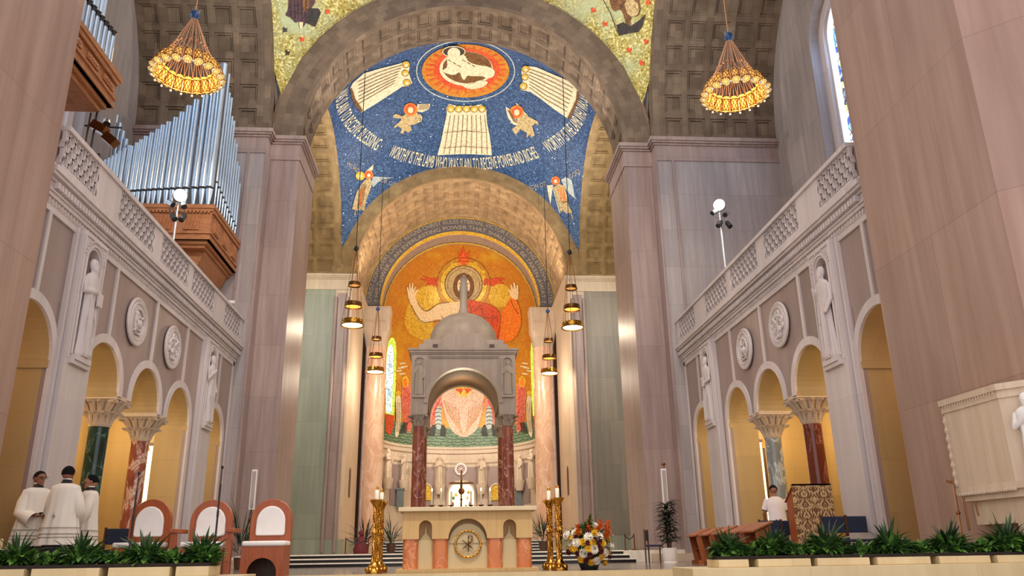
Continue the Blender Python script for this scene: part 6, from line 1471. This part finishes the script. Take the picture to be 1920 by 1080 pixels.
mb.build('steps', M['cream'], e, 0, origin=(6.8, 9.9, -.4)).location = (0, 0, 0)
e = empty('handrail', 'slender dark bronze handrail rising beside the pulpit', 'handrail', (6.6, 10.6, -.3))
L = [at(q_, 'Y', yy) for q_, yy in (((1787, 905), 10.7), ((1805, 1012), 10.2))]
mb = MB(); a_, b_ = L; mb.tube([a_-e.location, b_-e.location], .014, 6); mb.sphere(tuple(a_.lerp(b_, .55)-e.location), .03, 8, 6)
for k in range(3): mb.tube([a_-e.location+Vector((0, 0, .02*k)), a_-e.location+Vector((-.08+.02*k, .02, .03-.02*k))], .014, 5)
mb.build('pole', M['bronze'], e, 50)
for (q0, q1, yy) in (((1806, 930), (1818, 995), 10.0), ((1828, 940), (1835, 968), 9.8)):
    mb = MB(); mb.tube([at(q0, 'Y', yy)-e.location, at(q1, 'Y', yy)-e.location], .012, 6); mb.build('rail', M['bronze'], e, 50)
# ---- damask covered stand
e = empty('damask_stand', 'tall stand covered in gold and brown damask cloth on the right', 'stand', (6.6, 15.2, 0))
mt, nt, pb = newmat('damask_cloth'); op = obj_pos(nt); sp = N(nt, 'ShaderNodeSeparateXYZ'); nt.links.new(op, sp.inputs[0])
def mth(op_, a, b=None):
    n = N(nt, 'ShaderNodeMath', operation=op_)
    for i, v in enumerate((a, b)):
        if v is None: continue
        if isinstance(v, (int, float)): n.inputs[i].default_value = v
        else: nt.links.new(v, n.inputs[i])
    return n.outputs[0]
u = mth('MULTIPLY', mth('ABSOLUTE', mth('SUBTRACT', mth('FRACT', mth('MULTIPLY', sp.outputs[0], 2.6)), .5)), 2.0); v = mth('MULTIPLY', sp.outputs[2], 2.6)
a1 = mth('SINE', mth('ADD', mth('MULTIPLY', v, 6.28), mth('MULTIPLY', mth('SINE', mth('MULTIPLY', u, 5.0)), 2.4))); a2 = mth('SINE', mth('ADD', mth('MULTIPLY', u, 14.0), mth('MULTIPLY', mth('SINE', mth('MULTIPLY', v, 12.56)), 2.0)))
a3 = mth('SINE', mth('MULTIPLY', mth('ADD', u, mth('SINE', mth('MULTIPLY', v, 3.14))), 20.0))
nt.links.new(ramp(nt, [(.44, srgb(206, 172, 122)), (.5, srgb(150, 104, 62)), (.62, srgb(110, 70, 40))], mth('ADD', mth('MULTIPLY', mth('ADD', mth('MULTIPLY', a1, a2), mth('MULTIPLY', a3, .45)), .3), .5)), pb.inputs['Base Color']); pb.inputs['Roughness'].default_value = .6; M['damask'] = mt
mb = MB(); mb.box(-.40, .36, -.02, .03, .02, 1.5); mb.box(-.40, .36, -.02, .1, 1.47, 1.5); mb.build('cloth', M['damask'], e, 0)
mb = MB(); mb.prism([(-.0, 0), (.4, 0), (.4, 1.22), (.05, 1.46), (0, 1.46)], -.38, -.36, 'x'); mb.prism([(-.0, 0), (.4, 0), (.4, 1.22), (.05, 1.46), (0, 1.46)], .32, .34, 'x'); mb.prism([(.05, 1.46), (.45, 1.2), (.45, 1.18), (.05, 1.44)], -.4, .36, 'x'); mb.box(-.36, .32, .03, .38, .6, .63); mb.build('wooden_body', M['wchair'], e, 0)
# ---- prayer desks
def desk():
    e = empty('prayer_desk', 'x', 'desk', (0, 0, 0), 0, 'row of wooden prayer desks on the right')
    for s in (-1, 1):
        mb = MB(); mb.prism([(-.2, 0), (.2, 0), (.2, .08), (.1, .12), (.1, .74), (-.22, .62), (-.12, .1), (-.2, .08)], *sorted((s*.20, s*.235)), 'x'); mb.build('side_panel', M['wstall'], e, 0)
    mb = MB(); mb.prism([(.14, .78), (-.28, .62), (-.28, .65), (.14, .81)], -.27, .27, 'x'); mb.build('book_rest', M['wstall'], e, 0)
    mb = MB(); mb.box(-.2, .2, .06, .09, .1, .74); mb.box(-.2, .2, -.1, .08, .34, .36); mb.build('shelf', M['wstall'], e, 0); return e
d0 = desk(); dx_ = lambda px, Y: at((px, 1000), 'Y', Y).x
d0.location = (dx_(1425, 15.0), 15.0, 0); d0.rotation_euler = (0, 0, -PI/2+.15); d0['label'] = 'wooden prayer desk nearest the camera, right end of the desk row'
for k, (x, y, l) in enumerate(((dx_(1395, 16.2), 16.2, 'second wooden prayer desk of the row from its right end'), (dx_(1364, 17.4), 17.4, 'middle wooden prayer desk of the row beside the right pier'), (dx_(1338, 18.6), 18.6, 'fourth wooden prayer desk of the row from its right end'), (dx_(1314, 19.8), 19.8, 'wooden prayer desk at the left end of the row, nearest the palm'))): dup(d0, (x, y, 0), -PI/2+.1, l)
# ---- navy chairs
def nchair():
    e = empty('stacking_chair', 'x', 'chair', (0, 0, 0), 0, 'navy cushioned wooden chairs')
    mb = MB(); mb.box(-.2, .2, .19, .23, .58, .86); mb.build('backrest', M['navy'], e, 0, bevel=.015)
    mb = MB(); mb.box(-.21, .21, -.2, .2, .42, .47); mb.build('seat', M['navy'], e, 0, bevel=.015)
    for sx in (-1, 1):
        for sy in (-1, 1): mb = MB(); mb.box(sx*.22-.018, sx*.22+.018, sy*.2-.018, sy*.2+.018, 0, .88 if sy > 0 else .42); mb.build('leg', M['wdark'], e, 0)
    return e
n0 = None
for (x, y, rz, l) in ((6.45, 14.0, PI, 'navy cushioned chair right of the damask stand, left of the pair'), (6.95-.05, 14.0, PI, 'navy cushioned chair right of the damask stand, right of the pair'), (5.98, 15.75, PI, 'navy cushioned chair in front of the stooping man, left one'), (6.42, 15.95, PI, 'navy cushioned chair between the man and the damask stand'), (5.3, 22.9, -2.0, 'small navy cushioned chair beside the potted palm'), (-6.45, 15.6, PI, 'navy cushioned chair behind the three robed men'), (-6.0, 15.7, PI, 'navy cushioned chair left of the leftmost cherry chair'), (-5.0, 16.9, PI, 'navy cushioned chair showing between the two left cherry chairs')):
    if n0 is None: n0 = nchair(); n0.location = (x, y, 0); n0.rotation_euler = (0, 0, rz+PI); n0['label'] = l
    else: dup(n0, (x, y, 0), rz+PI, l)
# ---- bits by the steps
for (px, py, Y, lab) in ((683, 1030, 26.8, 'dark leafy potted plant behind the left candlesticks'), (733, 1026, 27.5, 'dark arching potted plant between candlesticks and altar'), (1019, 1024, 26.5, 'dark potted plant right of the altar behind the candlesticks'), (455, 985, 22.5, 'dark spiky potted plant behind the gap of the cherry chairs')):
    p = at((px, py), 'Y', Y); z0 = .34 if Y > 25 else 0; e = empty('potted_plant', lab, 'plant', (p.x, Y, z0))
    mb = MB(); mb.lathe([(.12, 0), (.16, .3), (.14, .3), (0, .27)], n=16); mb.build('pot', M['wdark'], e, 40)
    f_ = foliage(int(px), 60, .25, .75 if Y > 25 else 1.2, True); f_.shift((0, 0, .25)); f_.build('leaves', [M['leaf3'], M['leaf']], e, 60, normals=False)
p = at((677, 1018), 'Y', 26.3); e = empty('red_figurine', 'small dark red seated figurine beside the left steps', 'figurine', (p.x, 26.3, .34)); M['darkred'] = plain('dark_red_cloth', srgb(104, 30, 34), .7)
mb = MB(); mb.lathe([(.22, 0), (.24, .15), (.15, .3), (.13, .45), (.05, .55)], n=16, sy=.8); mb.sphere((0, 0, .62), .09, 10, 8); mb.build('body', M['darkred'], e, 60)
for (a, b, lab) in (((648, 1024), (690, 1032), 'dark rope barrier by the left steps'), ((1172, 1016), (1190, 1030), 'small dark rope barrier by the right steps')):
    A_, B_ = at(a, 'Y', 25.8), at(b, 'Y', 25.8); e = empty('rope_barrier', lab, 'barrier', (A_.x, 25.8, .33)); o_ = Vector(e.location)
    for P in (A_, B_): mb = MB(); mb.tube([(P.x-o_.x, 0, 0), (P.x-o_.x, 0, .5)], .018, 6); mb.lathe([(.1, 0), (.1, .02), (0, .03)], (P.x-o_.x, 0, 0), 12); mb.build('post', M['bronze'], e, 40)
    mb = MB(); mb.tube([((B_.x-o_.x)*t/8, 0, .46-.5*(t/8)*(1-t/8)) for t in range(9)], .018, 6); mb.build('rope', M['black'], e, 40)
e = empty('standing_candle', 'short metal stand holding a glass candle before the red column', 'candle stand', (-6.35, 16.6, 0))
mb = MB(); mb.tube([(0, 0, 0), (0, 0, 1.05)], .02, 8); mb.lathe([(.14, 0), (.14, .02), (0, .04)], n=16); mb.build('stand', M['bronze'], e, 40)
mb = MB(); mb.lathe([(.0, 1.05), (.1, 1.05), (.1, 1.2), (0, 1.2)], n=4); mb.build('box', M['cushion'], e, 0); mb = MB(); mb.lathe([(.05, 1.2), (.055, 1.36), (0, 1.36)], n=12); mb.build('glass', M['candle'], e, 40)
mb = MB(); mb.box(-.25, .25, -.2, .2, 0, .62); o = mb.build('side_table', M['planter'], None, 0, origin=(0, 0, 0), bevel=.01); o.location = (-6.62, 11.6, 0); tag(o, 'small pale block shaped side table at the left edge', 'table')
# ================================================================== PEOPLE
def hand(mb, c, d, up, curl=.5, s=1.0, side=1):
    """palm, four fingers and thumb; d = pointing direction"""
    c = Vector(c); d = Vector(d).normalized(); up = Vector(up); x = d.cross(up).normalized(); up = x.cross(d).normalized()
    mb.tube([c, c+d*.045*s, c+d*.085*s], [.022*s, .032*s, .030*s], 8)
    mb.tube([c+x*.018+d*.02, c+x*.02+d*.085*s], [.018, .017], 7); mb.tube([c-x*.018+d*.02, c-x*.02+d*.08*s], [.018, .016], 7)
    for k, (o_, L) in enumerate(((.030, .072), (.011, .082), (-.009, .078), (-.028, .062))):
        p = c+x*o_*s+d*.08*s; v = d.copy(); pts = [p]
        for j in range(3): v = (v-up*curl*.55).normalized(); p = p+v*L*s/2.6; pts.append(p)
        mb.tube(pts, [.0098, .0094, .0088, .0072], 7)
    p = c+x*side*.024*s+d*.02*s; mb.tube([p, p+(x*side*.8+d*.7-up*.2).normalized()*.03*s, p+(x*side*.55+d*.9-up*.5).normalized()*.06*s], [.014, .011, .008], 7)
def body(e, h, mat, yaw, nod, arms, lean=0):
    """one continuous figure: legs, trunk, neck, head with face, arms and hands; local feet at z=0, facing -y"""
    mb = MB(); k = h/1.75
    for s in (-1, 1):
        mb.tube([(s*.09*k, .02, .06*k), (s*.09*k, .01, .45*k), (s*.09*k, 0, .5*k), (s*.085*k, 0, .9*k)], [.045*k, .055*k, .06*k, .085*k], 12)
        mb.tube([(s*.09*k, .06, .035*k), (s*.095*k, -.04, .045*k), (s*.1*k, -.16*k, .03*k)], [.035*k, .04*k, .03*k], 8)
    L = lambda z: lean*max(0, z-.9*k)
    tr = [(.80, .15, .11), (.95, .165, .115), (1.08, .14, .10), (1.25, .165, .11), (1.38, .17, .10), (1.45, .13, .08), (1.49, .065, .06), (1.56, .055, .055)]
    mb.loft([[(a*k*math.cos(2*PI*i/20), b*k*math.sin(2*PI*i/20)-L(z*k), z*k) for i in range(20)] for z, a, b in tr])
    hd = MB(); H = .125*k
    hd.sphere((0, .012, 0), .083*k, 16, 12, .92, 1.12, 1.2); hd.sphere((0, -.025, -.05*k), .06*k, 12, 8, .95, 1, 1.1)
    hd.tube([(0, -.095*k, .012), (0, -.118*k, -.022)], [.009, .016], 7)
    for s in (-1, 1):
        hd.sphere((s*.032*k, -.083*k, .014), .013, 8, 6); hd.sphere((s*.078*k, .01, -.005), .02, 8, 6, .45, 1, 1.5); hd.tube([(s*.016, -.094*k, .032), (s*.05, -.085*k, .034)], .006, 5)
    hd.tube([(-.022, -.088*k, -.052), (0, -.095*k, -.05), (.022, -.088*k, -.052)], .007, 6); hd.sphere((0, -.075*k, -.088*k), .022, 8, 6)
    zt = 1.625*k; HM = Matrix.Translation((0, -L(zt)-.01, zt)) @ Matrix.Scale(1.1, 4) @ Matrix.Rotation(yaw, 4, 'Z') @ Matrix.Rotation(nod, 4, 'X'); hd.xf(HM); mb.join(hd)
    for s, (el, wr, hdv, curl) in arms.items():
        sh = Vector((s*.165*k, -L(1.4*k), 1.385*k)); el = Vector(el)*k; wr = Vector(wr)*k; mb.tube([sh, sh.lerp(el, .5), el, el.lerp(wr, .5), wr], [.055*k, .047*k, .04*k, .036*k, .026*k], 10); hand(mb, wr, hdv, (0, 0, 1) if abs(Vector(hdv).normalized().z) < .8 else (0, -1, 0), curl, k, -s)
    o = remeshed(mb, .0085, 'body', mat, e, 1); o['label'] = 'skin of the person'; del o['label']
    return HM, L
def hair_cap(e, HM, k, low=-.02):
    mb = MB(); rings = []
    for j in range(9):
        el_ = -.25+j*(PI/2+.25)/8; L = []
        for i in range(24):
            f_ = 2*PI*i/24; fr = max(0, -math.sin(f_)); ee = max(el_, fr*.85 if fr > .2 else el_); L.append((.086*k*math.cos(ee)*math.cos(f_), .012+.1*k*math.cos(ee)*math.sin(f_), .106*k*math.sin(ee)))
        rings.append(L)
    mb.loft(rings); mb.xf(HM); mb.build('hair', M['hair'], e, 60)
def eyes(e, HM, k):
    for s in (-1, 1):
        mb = MB(); mb.sphere((s*.032*k, -.0935*k, .014), .007, 8, 6); mb.xf(HM); mb.build('eye', M['hair'], e, 60)
def acolyte(x, y, rz, h, mat, label, yaw, nod, arms, glasses=False):
    e = empty('person', label, 'person', (x, y, 0), rz); k = h/1.75
    HM, L = body(e, h, mat, yaw, nod, arms); hair_cap(e, HM, k); eyes(e, HM, k)
    mb = MB(); robe(mb, (0, 0, .03), 1.0*k, .50*k, .42*k, 9, .05, 36, [(0, 1), (.2, .95), (.6, .85), (.9, .75), (1, .7)]); mb.build('cassock', M['robein'], e, 60)
    mb = MB(); n = 48; rings = []
    for z, a, b, am in ((.55, .30, .225, .075), (.7, .28, .215, .07), (.9, .25, .19, .055), (1.1, .225, .165, .04), (1.28, .228, .155, .02), (1.38, .232, .145, .01), (1.43, .215, .13, .0), (1.465, .12, .10, 0)):
        rings.append([(k*a*(1+am*math.sin(13*2*PI*i/n)+am*.7*math.sin(7*2*PI*i/n+1))*math.cos(2*PI*i/n), k*b*(1+am*math.sin(13*2*PI*i/n)+am*.7*math.sin(7*2*PI*i/n+1))*math.sin(2*PI*i/n), z*k) for i in range(n)])
    mb.loft(rings, cap=False); sp_ = mb.build('surplice', M['robe'], e, 60)
    for z in (.66, .71, .80):
        mb = MB(); a, b, am = .285, .22, .07; mb.loft([[(k*(a+g)*(1+am*math.sin(13*2*PI*i/n)+am*.7*math.sin(7*2*PI*i/n+1))*math.cos(2*PI*i/n), k*(b+g)*(1+am*math.sin(13*2*PI*i/n)+am*.7*math.sin(7*2*PI*i/n+1))*math.sin(2*PI*i/n), (z+dz)*k) for i in range(n)] for dz, g in ((-.006, .001), (-.006, .006), (.006, .006), (.006, .001))], cap=False); mb.build('embroidered_band', M['embroid'], sp_, 60)
    mb = MB(); mb.box(-.03, .03, .185*k+.012, .185*k+.022, .965*k, .975*k) ; mb.box(-.005, .005, .185*k+.012, .185*k+.022, .93*k, 1.01*k); mb.build('embroidered_cross', M['embroid'], sp_, 0)
    mb = MB(); mb.loft([[(k*a*math.cos(2*PI*i/20), k*b*math.sin(2*PI*i/20), z*k) for i in range(20)] for z, a, b in ((1.40, .13, .135), (1.45, .125, .11), (1.475, .085, .08), (1.53, .062, .064))], cap=False); mb.build('black_collar', M['robein'], e, 60)
    mb = MB(); mb.lathe([(.064*k, 1.525*k), (.066*k, 1.545*k), (.06*k, 1.545*k)], n=20, cap=False); mb.build('white_collar', M['cushion'], e, 60)
    for s, (el, wr, hdv, c) in arms.items():
        sh = Vector((s*.18*k, 0, 1.39*k)); el = Vector(el)*k; wr = Vector(wr)*k; rings = []; m_ = 20
        mb = MB(); P = [sh+Vector((-s*.04, 0, .0)), sh.lerp(el, .5), el, el.lerp(wr, .5), el.lerp(wr, .88)]; R = [.08, .085, .095, .11, .125]
        mb.tube([tuple(p-Vector((0, 0, .02*j))) for j, p in enumerate(P)], [r_*k for r_ in R], 20, cap=False); mb.build('sleeve', M['robe'], sp_, 60)
    if glasses:
        mb = MB()
        for s in (-1, 1): mb.tube([(s*.034+.022*math.cos(t*PI/6), -.108*k, .012+.016*math.sin(t*PI/6)) for t in range(13)], .0022, 5, False); mb.tube([(s*.056, -.105*k, .015), (s*.078, 0, .015)], .002, 5)
        mb.xf(HM); mb.build('glasses', M['black'], e, 40)
    return e
fr = lambda s: ((s*.24, -.04, 1.1), (s*.10, -.26, 1.02), (-s*.5, -.8, -.05), .7)
A1 = acolyte(-6.97, 13.7, .9, 1.72, M['skin_a'], 'man in white surplice and glasses facing right with joined hands, leftmost', .1, .12, {-1: fr(-1), 1: fr(1)}, True)
mb = MB(); mb.box(-.07, .07, -.40, -.30, .0, .025); mb.xf(Matrix.Translation((0, 0, 1.02))); bk = mb.build('small_dark_book', M['hair'], None, 0, bevel=.004); bk.location = (-6.97, 13.7, 0); bk.rotation_euler = (0, 0, .9); tag(bk, 'small dark book held by the leftmost man in white', 'book')
acolyte(-6.28, 13.15, PI-.15, 1.74, M['skin_a'], 'man in white surplice seen from behind, middle of the three robed men', .1, .05, {-1: fr(-1), 1: fr(1)})
acolyte(-6.36, 14.2, -1.1, 1.70, M['skin_b'], 'man in white surplice facing left, rightmost of the three by the green column', -.1, .1, {-1: fr(-1), 1: fr(1)})
# man in shirt
e = empty('person', 'man in a white shirt and dark trousers stooping with his back turned', 'person', (6.45, 16.7, 0), PI-.25); h = 1.62; k = h/1.75
dn = lambda s: ((s*.27, -.12, 1.12), (s*.25, -.22, .86), (0, -.15, -1), .3)
HM, L = body(e, h, M['skin_a'], .0, .75, {-1: dn(-1), 1: dn(1)}, .32); hair_cap(e, HM, k); eyes(e, HM, k)
mb = MB(); n = 36; mb.loft([[(k*a*math.cos(2*PI*i/n), k*b*(1+.02*math.sin(7*2*PI*i/n))*math.sin(2*PI*i/n)-L(z*k), z*k) for i in range(n)] for z, a, b in ((.90, .20, .15), (.98, .195, .148), (1.12, .185, .135), (1.28, .21, .145), (1.38, .215, .13), (1.44, .15, .10), (1.48, .075, .075))], cap=False); sh_ = mb.build('shirt', M['shirt'], e, 60)
for s in (-1, 1):
    a_ = Vector((s*.17*k, -L(1.4*k), 1.40*k)); b_ = Vector(dn(s)[0])*k; mb = MB(); mb.tube([a_, a_.lerp(b_, .5), a_.lerp(b_, .8)], [.075*k, .072*k, .075*k], 16, cap=False); mb.build('sleeve', M['shirt'], sh_, 60)
mb = MB(); mb.loft([[(k*a*math.cos(2*PI*i/24), k*b*math.sin(2*PI*i/24), z*k) for i in range(24)] for z, a, b in ((.74, .19, .15), (.85, .19, .145), (.95, .18, .135))], cap=False)
for s in (-1, 1): mb.tube([(s*.09*k, .02, .07*k), (s*.09*k, .01, .45*k), (s*.09*k, 0, .82*k)], [.085*k, .09*k, .11*k], 14)
mb.build('trousers', M['trouser'], e, 60)
for s in (-1, 1): mb = MB(); mb.tube([(s*.09*k, .08, .04), (s*.095*k, -.04, .055), (s*.1*k, -.19*k, .035)], [.04, .052, .036], 10); mb.build('shoe', M['black'], e, 60)
